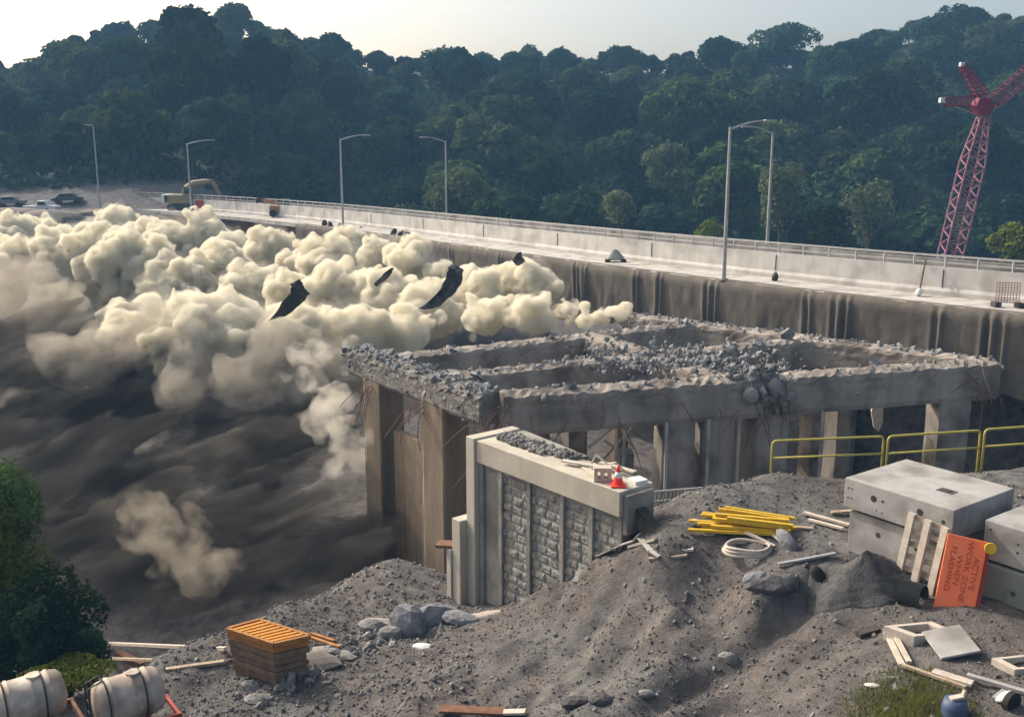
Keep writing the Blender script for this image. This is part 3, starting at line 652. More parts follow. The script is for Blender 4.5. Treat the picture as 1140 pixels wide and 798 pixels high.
for k in range(6):
    f = 0.05+k*0.18; off = Vector((0.03,0.05,0)); MB().bar(lerp(base[0], top[0], f)+off-Vector((.06,0,0)), lerp(base[1], top[1], f)+off+Vector((.06,0,0)), 0.03, 0.13, up=(top[0]-base[0]).normalized()).build('deck_board', M['wood'], t_)
# orange work-zone sign lying on its side against the vaults
yf = a1.y-.05
def gz(px, py, y): p = at(px, py, y); p.z = ground_z(p.x, p.y); return p
g0, g1 = gz(1041,656,yf-.5), gz(1083,668,yf-.72)
q = [g0, g1, at(1106,601,yf-.27), at(1057,586,yf-.1)]   # bottom-left, bottom-right, top-right, top-left
sx = (q[1]-q[0]).normalized(); n_ = (q[1]-q[0]).cross(q[3]-q[0]).normalized(); n_ = n_ if n_.y < 0 else -n_
sy = n_.cross(sx); sy = sy if sy.z > 0 else -sy
wS, hS = (q[1]-q[0]).length*1.04, ((q[3]-q[0]).length+(q[2]-q[1]).length)/2
ax = (q[3]-q[0]).normalized(); bx = (ax.cross(n_)).normalized(); bx = bx if bx.x > 0 else -bx
o0 = q[0]
t_ = thing('work_zone_sign', o0, 'bright orange active work zone sign lying on its side against the grey vaults', 'sign')
MB().extr([o0, o0+bx*wS, o0+bx*wS+ax*hS, o0+ax*hS], n_*-0.05).build('panel', M['orange'], t_, bevel=0.012)
MB().extr([o0+bx*(wS+.003)-n_*.02, o0+bx*(wS+.075)-n_*.02, o0+bx*(wS+.075)+ax*hS*.94-n_*.02, o0+bx*(wS+.003)+ax*hS*.94-n_*.02], n_*-0.09).build('edge_channel', M['red'], t_)
fl = o0+bx*(wS+.06)+ax*(hS*.93)+n_*.03
MB().tube([fl, fl+n_*.1], .13, 16).build('flasher', M['yellow_wood'], t_, smooth=False, bevel=0.01)
Rm = Matrix((-ax, bx, n_)).transposed()            # text runs from the sign's upper edge down
for i, (txt, fx_) in enumerate((('ACTIVE', .80), ('WORK ZONE', .60), ('WHEN', .40), ('FLASHING', .21))):
    cv_ = bpy.data.curves.new('lettering', 'FONT'); cv_.body = txt; cv_.size = wS*0.20; cv_.align_x = 'CENTER'; cv_.align_y = 'CENTER'; cv_.extrude = 0.002
    to = bpy.data.objects.new('lettering_tmp', cv_); C.objects.link(to)
    bpy.context.view_layer.update(); me_ = bpy.data.meshes.new_from_object(to.evaluated_get(bpy.context.evaluated_depsgraph_get())); bpy.data.objects.remove(to)
    pos = o0+bx*(wS*fx_)+ax*(hS*.555)+n_*.006
    wmx = max(v.co.x for v in me_.vertices)*2; sfit = min(1.35, hS*0.80/wmx)
    for v in me_.vertices: v.co = (Rm @ (Vector((v.co.x*sfit, v.co.y, v.co.z))))+pos-o0
    me_.materials.append(M['sign_ink']); lo_ = bpy.data.objects.new('lettering', me_); C.objects.link(lo_); lo_.parent = t_
# small dark feet/bags under sign
o = MB().rock(on(1062,668)+Vector((0,0,.1)), .3, (1.1,.8,.5), 2, .15).build('sandbag', M['rust'], smooth=True); tag(o, 'reddish brown sandbag under the orange sign', 'sandbag')
# corrugated pipe
pa, pb = on(1003,668)+Vector((0,0,.2)), on(1028,674)+Vector((0,0,.2)); mb = MB(); n = 22; ax_ = (pb-pa); pts = []; rr = []
for k in range(45): pts.append(pa+ax_*(k/44)); rr.append(0.28+0.03*math.sin(k*2*math.pi/4.0))
t_ = mb.tube(pts, rr, n, caps=False).build('corrugated_pipe', mat('grey_ribbed_plastic', (0.06,0.065,0.07), 0.5, (0.10,0.105,0.11), 3), smooth=True); tag(t_, 'short grey corrugated pipe lying at the foot of the pallet', 'pipe')
# dark fine gravel pile in front of the stack
def heap(name, cx, cy, rx, ry, h, m, label, rot=0.0, cat='pile', seed=0):
    mb = MB(); n, mrings = 60, 26; rs = np.random.RandomState(seed); base_z = ground_z(cx, cy)
    mb.v.append((cx, cy, base_z+h))
    for i in range(1, mrings+1):
        for k in range(n):
            a = 2*math.pi*k/n; r_ = i/mrings; w_ = 1+.14*math.sin(a*2+seed)+.08*math.sin(a*5+seed*2)
            u, v = rx*r_*w_*math.cos(a), ry*r_*w_*math.sin(a); x, y = cx+u*math.cos(rot)-v*math.sin(rot), cy+u*math.sin(rot)+v*math.cos(rot)
            hh = h*(1-r_)**1.1 if r_ < 1 else 0
            mb.v.append((x, y, max(ground_z(x, y), base_z+hh-(h*.35)*0)*0+ (ground_z(x, y)+hh+rs.uniform(-.02, .02)-(0.12 if i == mrings else 0))))
    mb.f = [(0, 1+k, 1+(k+1)%n) for k in range(n)]+[(1+(i*n)+k, 1+((i+1)*n)+k, 1+((i+1)*n)+(k+1)%n, 1+(i*n)+(k+1)%n) for i in range(mrings-1) for k in range(n)]
    o = mb.build(name, m, smooth=True); return tag(o, label, cat)
M['fine'] = mat('fine_dark_gravel', (0.055,0.057,0.06), .95, (.11,.112,.115), 5, .7, 30)
c = on(962, 650); heap('gravel_pile', c.x, c.y, 1.35, 1.15, 0.85, M['fine'], 'smooth dark gravel pile in front of the vault stack and pallet', .3, seed=2)
# ------------------------------------------------------------------ trees and shrubs
def leaf_mat(name, c1, c2, tr=0.25):
    m = bpy.data.materials.new(name); m.use_nodes = True; t = m.node_tree; t.nodes.remove(t.nodes['Principled BSDF'])
    geo = t.nodes.new('ShaderNodeNewGeometry'); n = t.nodes.new('ShaderNodeTexNoise'); n.inputs['Scale'].default_value = 0.22; n.inputs['Detail'].default_value = 6
    t.links.new(geo.outputs['Position'], n.inputs['Vector'])
    r = t.nodes.new('ShaderNodeValToRGB'); e = r.color_ramp.elements; e[0].position = .36; e[1].position = .66; e[0].color = (*c1, 1); e[1].color = (*c2, 1)
    oi = t.nodes.new('ShaderNodeObjectInfo'); ma = t.nodes.new('ShaderNodeMath'); ma.operation = 'MULTIPLY_ADD'; ma.inputs[1].default_value = .55; t.links.new(oi.outputs['Random'], ma.inputs[0])
    mb_ = t.nodes.new('ShaderNodeMath'); mb_.operation = 'ADD'; mb_.inputs[1].default_value = -.27; t.links.new(n.outputs[0], mb_.inputs[0]); t.links.new(mb_.outputs[0], ma.inputs[2]); t.links.new(ma.outputs[0], r.inputs[0])
    d = t.nodes.new('ShaderNodeBsdfDiffuse'); tl = t.nodes.new('ShaderNodeBsdfTranslucent'); mx = t.nodes.new('ShaderNodeMixShader'); mx.inputs[0].default_value = tr
    t.links.new(r.outputs[0], d.inputs[0]); t.links.new(r.outputs[0], tl.inputs[0]); t.links.new(d.outputs[0], mx.inputs[1]); t.links.new(tl.outputs[0], mx.inputs[2])
    t.links.new(mx.outputs[0], t.nodes['Material Output'].inputs[0]); return m
LM = [leaf_mat('dark_green_leaves', (.010,.024,.012), (.045,.085,.035)), leaf_mat('mid_green_leaves', (.014,.032,.013), (.070,.115,.042)),
      leaf_mat('olive_leaves', (.020,.036,.014), (.088,.120,.045)), leaf_mat('blue_green_leaves', (.010,.028,.018), (.052,.105,.065)),
      leaf_mat('pale_leaves', (.11,.14,.07), (.19,.22,.12)), leaf_mat('yellow_green_leaves', (.13,.16,.03), (.22,.25,.06))]
def crown_mesh(name, seed, rx, rz, zc, n, leaf, lobes=9, m=None, droop=0.0):
    rs = np.random.RandomState(seed); L = []
    for i in range(lobes):
        a = rs.rand()*6.283; u = rs.uniform(-.75, .9); q = math.sqrt(max(0, 1-u*u))*rs.uniform(.35, .72)
        L.append((q*rx*math.cos(a), q*rx*math.sin(a), zc+u*rz*.62, rs.uniform(.28, .50)))
    L.append((0, 0, zc, .62)); L.append((0, 0, zc+rz*.4, .45)); L = np.array(L)
    w = L[:, 3]**2; k = rs.choice(len(L), n, p=w/w.sum()); dv_ = rs.normal(size=(n, 3)); dv_ /= np.linalg.norm(dv_, axis=1)[:, None]
    dv_[:, 2] = np.where(rs.rand(n) < .72, np.abs(dv_[:, 2]), dv_[:, 2])
    rad = rs.uniform(.80, 1.0, n)*(1+.12*np.sin(dv_[:, 0]*7+k)*np.cos(dv_[:, 1]*6+k*2))
    c = L[k, :3]+dv_*(L[k, 3]*rad)[:, None]*np.array([rx, rx, rz*.95])
    c[:, 2] -= droop*np.abs(rs.normal(size=n))*rz*.3
    nv = dv_+rs.normal(size=(n, 3))*.55; nv /= np.linalg.norm(nv, axis=1)[:, None]
    up = rs.normal(size=(n, 3)); x = np.cross(nv, up); x /= np.linalg.norm(x, axis=1)[:, None]; y = np.cross(nv, x)
    s = (leaf*rs.uniform(.6, 1.35, n))[:, None]; asp = rs.uniform(.45, .9, n)[:, None]
    V = np.stack([c-x*s-y*s*asp*.6, c+x*s*.5-y*s*asp, c+x*s+y*s*asp*.5, c-x*s*.4+y*s*asp], 1).reshape(-1, 3)
    me = bpy.data.meshes.new(name); me.from_pydata(V.tolist(), [], np.arange(4*n).reshape(n, 4).tolist()); me.materials.append(m); return me
def trunk_mesh(seed, h, r, rx, zc):
    random.seed(seed); mb = MB(); mb.tube([(0,0,-2), (.1,.05,h*.4), (-.1,.15,h*.75), (0,0,h)], [r*1.2, r, r*.7, r*.2], 7)
    for k in range(5):
        a = k*1.3+seed; z = h*(.4+.08*k); mb.tube([(0,0,z), (rx*.35*math.cos(a), rx*.35*math.sin(a), z+h*.14), (rx*.62*math.cos(a), rx*.62*math.sin(a), z+h*.26)], [r*.45, r*.3, r*.1], 5)
    me = bpy.data.meshes.new('trunk'); me.from_pydata(mb.v, [], mb.f); me.materials.append(M['trunk']); return me
VAR = []
for i in range(12):
    random.seed(i); rx = random.uniform(4.6, 6.4); rz = random.uniform(4.6, 6.6); zc = 7.5+random.uniform(-.6, .8)
    VAR.append((crown_mesh('crown', i, rx, rz, zc, 3800, .40, 13+i % 5, LM[[0, 1, 2, 3, 0, 1, 0, 3, 1, 2, 0, 1][i]]), trunk_mesh(i, 10, .3, rx, zc)))
random.seed(11)
def tree(name, loc, var, sc_, rz, label, group=None):
    t_ = thing(name, loc, label, 'tree', group); t_.rotation_euler = (0, 0, rz); t_.scale = sc_
    for me_, nm in ((var[0], 'crown'), (var[1], 'trunk')):
        o = bpy.data.objects.new(nm, me_); C.objects.link(o); o.parent = t_
    return t_
cnt = 0
for row, y in enumerate(np.concatenate([[286, 294], np.linspace(151, 274, 8)])):
    half = y*0.60; stepx = 13.4+0.012*(y-150) if y < 280 else 6.4
    for x in np.arange(-half-6, half+6, stepx):
        xx = x+random.uniform(-3.5, 3.5)+(row % 2)*5; yy = y+random.uniform(-5, 5) if y < 280 else y+random.uniform(-3, 3)
        if cnt >= 298: break
        if xx/yy < -0.17 and yy < 163: continue
        z = ground_z(xx, yy)
        s = random.uniform(.85, 1.6) if y < 235 else random.uniform(.85, 1.15); 
        if y > 280: lab, grp = 'dark leafy tree on the hill crest with its top against the sky', 'trees along the hill crest'; s = .55+.22*random.random()
        elif y > 200: lab, grp = 'green leafy tree inside the dense wood high on the hillside', 'trees on the hillside'
        else: lab, grp = 'green leafy tree in the shaded wood low on the hill behind the bridge', 'trees at the foot of the hill'
        v = VAR[random.randrange(12)]
        tree('leafy_tree', (xx, yy, z-2.5), v, (s*1.05, s*1.05, s*random.uniform(.8, 1.05)), random.uniform(0, 6.28), lab, grp); cnt += 1
print('hill trees', cnt)
# undergrowth between the trunks
rs = np.random.RandomState(8); n = 60000; uy = 150+145*rs.rand(n)**.8; ux = (rs.rand(n)*2-1)*(uy*.58+8); keep = (uy < 268) & ~((ux/uy < -.17) & (uy < 161)); ux, uy = ux[keep], uy[keep]; n = len(ux)
uz = terrain(ux, uy)+np.minimum(np.abs(rs.normal(size=n)), 1.5)*2.0*(1+.8*np.sin(ux*.35)*np.cos(uy*.3)); c = np.stack([ux, uy, uz], 1)
nv = rs.normal(size=(n, 3))+np.array([0, -.5, .9]); nv /= np.linalg.norm(nv, axis=1)[:, None]; x_ = np.cross(nv, rs.normal(size=(n, 3))); x_ /= np.linalg.norm(x_, axis=1)[:, None]; y_ = np.cross(nv, x_); s_ = rs.uniform(.3, .75, n)[:, None]
V = np.stack([c-x_*s_-y_*s_*.5, c+x_*s_*.5-y_*s_, c+x_*s_+y_*s_*.5, c-x_*s_*.4+y_*s_], 1).reshape(-1, 3)
me = bpy.data.meshes.new('undergrowth'); me.from_pydata(V.tolist(), [], np.arange(4*n).reshape(n, 4).tolist()); me.materials.append(LM[0]); o = bpy.data.objects.new('undergrowth', me); C.objects.link(o); tag(o, kind='stuff')
# trees that stand out
def special(px, py_top, py_bot, y, wpx, lm, label, seed, n=2600, leaf=.3, droop=0):
    top = at(px, py_top, y); h = (py_bot-py_top)*y/F/0.98; rx = wpx*y/F/2
    zg = top.z-h; v = (crown_mesh('crown', seed, rx, h*.40, h*.60, n, leaf, 10, LM[lm], droop), trunk_mesh(seed, h*.8, .25, rx, h*.6))
    tree('leafy_tree', (top.x, y, zg), v, (1,1,1), 0, label)
special(513, 178, 262, 138, 82, 4, 'rounded pale green tree behind the railing, beside the far lamp', 40, 3200, .24)
special(690, 205, 268, 135, 52, 4, 'narrow pale grey green tree with a forked top behind the bridge railing', 41, 1500, .22, .5)
special(872, 178, 292, 130, 70, 4, 'pale leafy tree directly behind the leftward arm lamp', 42, 2300, .24)
special(972, 194, 300, 128, 62, 4, 'tall loose pale tree left of the red crane mast', 43, 1500, .22, .4)
special(925, 222, 300, 124, 60, 1, 'low green bushy tree behind the railing left of the tall loose pale tree', 44, 1800, .24)
special(790, 240, 300, 120, 46, 5, 'small yellow green tree just left of the nearest lamp above the railing', 45, 1200, .22)
special(1132, 246, 330, 96, 62, 5, 'bright yellow green tree at the right edge beside the crane mast', 46, 2600, .18)
special(100, 172, 262, 170, 62, 2, 'olive brown tree standing behind the parked cars on the far bank', 47, 2000, .28)
special(745, 150, 250, 165, 70, 4, 'lighter green tree on the lower slope above the middle of the railing', 48, 2200, .28)
special(872, 22, 95, 280, 82, 3, 'tall crest tree rising above its neighbours against the sky', 49, 4600, .42)
special(1078, 3, 90, 270, 110, 3, 'broadest crest tree at the upper right with sky gaps in its crown', 50, 5200, .42)
special(1010, 78, 150, 225, 90, 5, 'sunlit yellow green tree high on the slope left of the crane head', 52, 2600, .36)
# left foreground bush and weeds
def shrub(name, loc, rx, rz, zc, n, leaf, lm, label, seed, stems=5, droop=0.0):
    t_ = thing(name, loc, label, 'shrub'); mm = crown_mesh('foliage', seed, rx, rz, zc, n, leaf, 12, LM[lm], droop); o = bpy.data.objects.new('foliage', mm); C.objects.link(o); o.parent = t_
    random.seed(seed); mb = MB()
    for k in range(stems):
        a = random.uniform(0, 6.28); mb.tube([Vector(loc)+Vector((.2*math.cos(a), .2*math.sin(a), -.3)), Vector(loc)+Vector((rx*.3*math.cos(a), rx*.3*math.sin(a), zc*.6)), Vector(loc)+Vector((rx*.6*math.cos(a+.3), rx*.6*math.sin(a+.3), zc*1.1))], [.05, .035, .012], 5)
    mb.build('stem', M['trunk'], t_)
p = at(10, 716, 29); shrub('leafy_shrub', (p.x-.3, p.y, p.z-1.2), 1.95, 2.7, 3.6, 9000, .062, 5, 'tall green shrub at the left edge behind the white tanks', 60, 5, .45)
p = at(52, 720, 25.5); shrub('leafy_shrub', (p.x, p.y, p.z-1.2), 1.1, 1.35, 1.6, 5200, .055, 3, 'lower dark shrub leaning right of the tall one at the left edge', 61)
p = at(20, 735, 27); shrub('leafy_shrub', (p.x, p.y, p.z-.9), 2.0, 1.3, 1.3, 7000, .058, 0, 'low dark green bush filling the space under the tall shrub behind the tanks', 64)
p = at(70, 748, 24.2); shrub('weed_clump', (p.x, p.y, p.z-.35), 1.3, .38, .3, 4200, .042, 5, 'yellow green weed clump right behind the white tanks', 62, 8); p = at(100, 745, 24.6); shrub('weed_clump', (p.x, p.y, p.z-.25), .5, .3, .3, 1200, .045, 5, 'small yellow green weed tuft right of the larger clump by the tanks', 66, 5)
p = at(5, 600, 30); shrub('leafy_shrub', (p.x-.5, p.y, p.z-3.2), 2.3, 2.9, 3.4, 8500, .07, 1, 'broad dark green shrub at the left edge touching the dark dust', 63, 5, .45)
p = at(40, 690, 27.5); shrub('leafy_shrub', (p.x, p.y, p.z-1.6), 2.1, 1.9, 1.5, 9000, .06, 0, 'dense dark bush filling the lower left corner behind the weeds', 65, 5, .4)
p = at(88, 722, 26.5); shrub('leafy_shrub', (p.x, p.y, p.z-.9), 1.0, .9, .7, 3800, .055, 3, 'small dark bush at the right end of the left vegetation', 67)
# grass patch at the bottom right: blades
gm = MB(); random.seed(5)
for _ in range(5200):
    c = Vector((random.gauss(0, 1), random.gauss(0, 1), 0)); 
    if c.length > 2.1: continue
    q = dn(1012, 790, 10.45); x = q.x+c.x*.62; y = q.y+c.y*.65; z = ground_z(x, y)-.02; h = random.uniform(.06, .2); a = random.uniform(0, 3.14); w = .012; l = random.uniform(-.1, .1)
    gm.add([(x-w*math.cos(a), y-w*math.sin(a), z), (x+w*math.cos(a), y+w*math.sin(a), z), (x+l, y+l*.6, z+h)], [(0, 1, 2)])
tag(gm.build('grass', leaf_mat('grass_blades', (.07,.10,.02), (.15,.16,.045), .3)), kind='stuff')

# ------------------------------------------------------------------ crane beyond the bridge
cb, ct = at(1047, 330, 92), at(1097, 122, 92); cdir = (cb-ct).normalized(); cb = ct-(-cdir)*0+cdir*34
t_ = thing('lattice_crane', cb, 'dark red lattice crane mast leaning right in front of the wooded hill', 'crane')
up = (ct-cb).normalized(); cxv = up.cross(Vector((0,1,0))).normalized(); cyv = cxv.cross(up)
ms = MB(); nb = 26; wb = lambda f: .82 if f < .88 else .82-(f-.88)/.12*.5
ch = lambda f, i, j: lerp(cb, ct, f)+cxv*(i*wb(f))+cyv*(j*wb(f))
for i in (-1, 1):
    for j in (-1, 1): ms.tube([ch(f, i, j) for f in (0, .43, .86, 1)], .09, 6)
for k in range(nb):
    f0, f1 = k/nb, (k+1)/nb; fm = (f0+f1)/2
    for i, j, i2, j2 in ((-1,-1,1,-1), (-1,1,1,1), (-1,-1,-1,1), (1,-1,1,1)):
        ms.tube([ch(f0, i, j), ch(fm, i2, j2)], .06, 5); ms.tube([ch(fm, i2, j2), ch(f1, i, j)], .06, 5)
ms.build('mast', mat('faded_red_lattice', (.25,.10,.15), .6, (.34,.18,.23), 2), t_)
hd = MB(); hd.extr([at(1087,118,91.3), at(1092,108,91.3), at(1103,110,91.3), at(1108,118,91.3), at(1102,129,91.3), at(1092,128,91.3)], (0, 1.3, 0)); hd.build('head', M['crane_red'], t_, bevel=.05)
def truss(a, b_, w0, w1, n, name, r=.065):
    d_ = (b_-a).normalized(); x_ = d_.cross(Vector((0,1,0))).normalized(); y_ = x_.cross(d_); mb = MB()
    g_ = lambda f, i, j: lerp(a, b_, f)+x_*(i*(w0+(w1-w0)*f))+y_*(j*(w0+(w1-w0)*f))
    for i in (-1, 1):
        for j in (-1, 1): mb.tube([g_(0, i, j), g_(1, i, j)], r, 6)
    for k in range(n):
        for j in (-1, 1): mb.tube([g_(k/n, -1, j), g_((k+.5)/n, 1, j)], r*.6, 5); mb.tube([g_((k+.5)/n, 1, j), g_((k+1)/n, -1, j)], r*.6, 5)
        for i in (-1, 1): mb.tube([g_(k/n, i, -1), g_((k+.5)/n, i, 1)], r*.6, 5)
    return mb.build(name, M['crane_red'], t_)
truss(at(1096,112,92), at(1050,114,92), .55, .3, 6, 'back_strut'); truss(at(1094,108,92), at(1071,73,92), .5, .2, 7, 'mast_strut')
truss(at(1104,116,92), at(1215,22,92), .55, .65, 18, 'jib', .05)
MB().box(at(1049,112,92), (.5,.5,.45)).build('counterweight', M['white'], t_, bevel=.05); MB().box(at(1071,72,92), (.4,.4,.35)).build('sheave_block', M['white'], t_, bevel=.05)
cbm = MB(); cbm.tube([at(1050,114,92), at(1088,128,92)], .04, 4); cbm.build('cables', M['steel'], t_)

# ------------------------------------------------------------------ far bank: excavator, machines, parked cars
def gpt(px, py, y): p = at(px, py, y); return p
zb_ = lambda x, y: ground_z(x, y)
p = at(206, 236, 148); zt_ = edge(s_at(206), 4).z; base = Vector((p.x, p.y, -DK if True else 0)); s8 = 148/F
t_ = thing('excavator', base, 'faded yellow excavator with its boom arched down at the far end of the bridge', 'excavator'); bz = base
for oy in (-1.1, 1.1): MB().extr([bz+Vector((x, oy-.3, z)) for x, z in ((-2.2,.15),(-1.9,.0),(1.9,.0),(2.2,.2),(2.2,.7),(1.9,.9),(-1.9,.9),(-2.2,.7))], (0,.6,0)).build('track', M['dark'], t_, bevel=.05)
MB().box(bz+Vector((-.6,0,1.6)), (4.0,2.6,1.3)).build('house', M['cream_paint'], t_, bevel=.12); MB().box(bz+Vector((-2.4,0,1.7)), (1.1,2.6,1.2)).build('counterweight', M['white'], t_, bevel=.2)
cb_ = MB().extr([bz+Vector((x, -1.35, z)) for x, z in ((.3,2.2),(1.5,2.2),(1.6,2.9),(1.25,3.5),(.35,3.5))], (0,1.0,0)).build('cab', M['cream_paint'], t_, bevel=.06)
MB().box(bz+Vector((.95,-1.36,2.85)), (.85,.04,.8)).build('cab_window', M['glass'], cb_)
bo = [at(x, y, 148) for x, y in ((204,222),(207,210),(216,204.5),(228,202.5),(236,202))]; MB().tube(bo, [.45,.5,.5,.42,.3], 8).build('boom', M['cream_paint'], t_)
MB().tube([at(x, y, 148) for x, y in ((234,200),(240,208),(247,221))], [.35,.32,.2], 8).build('stick', M['cream_paint'], t_)
MB().extr([at(x, y, 146.4) for x, y in ((244,220),(250,220),(252,228),(246,231),(242,226))], (0,.9,0)).build('bucket', M['dark'], t_)
p = at(241, 237, 146); base = Vector((p.x, p.y, -DK)); t_ = thing('dumpster', base, 'dull red open dumpster under the excavator bucket', 'dumpster')
o = MB().prism([(base.x-2.7,base.y-1),(base.x+2.7,base.y-1),(base.x+2.7,base.y+1),(base.x-2.7,base.y+1)], base.z+.12, base.z+1.55).build('body', M['red'], t_, bevel=.05)
for k in range(6): MB().box(base+Vector((-2.4+.96*k,-1.04,.85)), (.12,.08,1.4)).build('rib', M['red'], t_)
p = at(308, 234, 131); base = Vector((p.x, p.y, -DK)); t_ = thing('loader', base, 'small orange brown loader with raised arm on the bridge behind the dust', 'loader')
MB().box(base+Vector((.5,0,1.0)), (2.6,1.6,.9)).build('body', M['orange_wood'], t_, bevel=.1); MB().box(base+Vector((1.2,0,1.9)), (1.0,1.3,.9)).build('cab', M['dark'], t_, bevel=.06)
MB().bar(base+Vector((.8,-.7,1.6)), base+Vector((-1.9,-.7,2.3)), .22, .22).bar(base+Vector((.8,.7,1.6)), base+Vector((-1.9,.7,2.3)), .22, .22).build('arm', M['orange_wood'], t_)
MB().extr([base+Vector((x,-.9,z)) for x, z in ((-1.8,2.6),(-2.5,2.4),(-2.4,1.8),(-1.8,1.9))], (0,1.8,0)).build('bucket', M['dark'], t_)
for x in (-.3, 1.4):
    for y in (-.85, .85): MB().tube([base+Vector((x,y-.15,.48)), base+Vector((x,y+.15,.48))], .48, 14).build('wheel', M['rubber'], t_)
def car(px, y, col, label, kind=0, rz=0.0):
    q = at(px, 233, y); z = ground_z(q.x, q.y)+.02; t_ = thing('parked_car', (0,0,0), label, 'car', 'vehicles parked on the far bank'); pr = [(-2.2,.35),(-2.25,.75),(-1.5,.92),(-.9,1.45),(.7,1.5),(1.5,1.0),(2.2,.9),(2.25,.4)] if kind == 0 else [(-2.6,.4),(-2.6,1.0),(-.3,1.05),(-.2,1.75),(1.0,1.75),(1.5,1.1),(2.6,1.0),(2.6,.4)]
    MB().extr([(x,-.85,zz) for x, zz in pr], (0,1.7,0)).build('body', col, t_, bevel=.08)
    wd = [(-.85,.98),(-.8,1.38),(.62,1.42),(1.15,1.0)] if kind == 0 else [(-.1,1.12),(-.1,1.6),(.92,1.6),(1.25,1.12)]
    MB().extr([(x,-.88,zz) for x, zz in wd], (0,1.76,0)).build('window', M['glass'], t_)
    for x in (-1.35, 1.4):
        for y_ in (-.8, .8): MB().tube([(x,y_-.12,.34),(x,y_+.12,.34)], .34, 14).build('wheel', M['rubber'], t_)
    t_.location = (q.x, q.y, z); t_.rotation_euler = (0,0,rz)
car(12, 152, mat('grey_car_paint', (.18,.18,.19), .35, spec=.5), 'grey car parked at the left edge of the far bank', 0, .1)
car(47, 148, mat('white_car_paint', (.6,.6,.6), .35, spec=.5), 'white pickup parked on the far bank left of the dust', 1, -.15)
car(76, 153, mat('dark_car_paint', (.05,.055,.06), .3, spec=.5), 'dark car parked right of the white pickup on the far bank', 0, .2)
lt = thing('street_lamp', (lp[0], lp[1], ground_z(*lp)), 'thin pale lamp post among the trees above the parked cars', 'street lamp', 'street lamps on the bridge')
tz = at(112, 140, 150).z; MB().tube([(lp[0],lp[1],ground_z(*lp)-.2),(lp[0],lp[1],tz)], [.14,.09], 8).build('pole', M['steel'], lt); MB().bar((lp[0],lp[1],tz),(lp[0]-1.2,lp[1],tz+.15),.2,.14).build('lamp_head', M['steel'], lt)
# dirt heap and pale rubble on the far bank
for k, (px, py, y, r) in enumerate(((15,242,140,3.2),(60,246,138,2.6),(120,240,142,2.2))):
    q = at(px, py, y); o = MB().rock((q.x, q.y, ground_z(q.x, q.y)), r, (1.6,1,.45), 3, .2, Matrix.Identity(3)).build('dirt_heap', mat('pale_dirt_%d' % k, (.16,.14,.12), .95, (.26,.23,.20), .8, .5), smooth=True)
    tag(o, ['pale dirt heap at the left edge of the far bank', 'pale dirt heap in front of the white pickup', 'pale dirt heap between the parked cars and the excavator'][k], 'dirt heap')

# ------------------------------------------------------------------ foreground things
# formwork stack
A1, F1, R1, K1 = dn(253,703,12.75), dn(305,720,12.75), dn(345,711,12.75), dn(289,693,12.75)
t_ = thing('formwork_stack', (A1+R1)/2+Vector((0,0,-1.3)), 'stack of brown formwork panels with an orange slatted top on the gravel', 'formwork stack')
ctr = (A1+R1)/2
for k in range(7):
    z0 = -12.78-.19*k; j = 1.0+random.uniform(-.03, .03)-.02*k; off = Vector((random.uniform(-.03, .03), random.uniform(-.03, .03), 0)); q4 = [ctr+(q-ctr)*j+off for q in (A1, F1, R1, K1)]
    MB().prism([(q.x, q.y) for q in q4], z0-.165, z0).build('formwork_panel', M['brown_wood'] if k else M['orange_wood'], t_, bevel=.012)
rim = MB()
for a, b_ in ((A1, F1), (F1, R1), (R1, K1), (K1, A1)): rim.bar(a+Vector((0,0,.06)), b_+Vector((0,0,.06)), .09, .13)
rim.build('rim', M['orange_wood'], t_)
for k in range(1, 9):
    f = k/9; MB().bar(lerp(A1, F1, f)+Vector((0,0,.07)), lerp(K1, R1, f)+Vector((0,0,.07)), .10, .09).build('slat', M['orange'] if 0 else mat('slat_orange_%d' % k, (.46,.19,.025), .8, (.55,.27,.05), 6), t_)
def board(a, b_, w, h, m, label, grp=None, name='board', lift=0.03):
    o = MB().bar(a+Vector((0,0,lift)), b_+Vector((0,0,lift)), w, h).build(name, m); return tag(o, label, 'board', grp)
def gp(px, py, l=0.0): q = on(px, py); q.z += l; return q
board(gp(120,722), gp(252,731), .12, .1, M['paleboard'], 'long pale board on the gravel pointing at the formwork stack', lift=.25)
board(gp(122,735), gp(250,741), .14, .08, M['wood'], 'brown board lying below the long pale one left of the formwork stack', lift=.1)
board(gp(185,748), gp(250,739), .14, .08, M['wood'], 'thin board running up to the foot of the formwork stack', lift=.08)
board(gp(130,728), gp(160,741), .3, .2, M['rust'], 'reddish plank end at the left under the long pale board', lift=.05)
for k, (a, b_) in enumerate((((340,714),(378,727)), ((348,712),(372,720)))):
    board(gp(*a), gp(*b_), .1, .06, M['orange_wood'], ['orange slat fallen at the right of the formwork stack', 'second orange slat above the fallen one'][k], lift=.2)
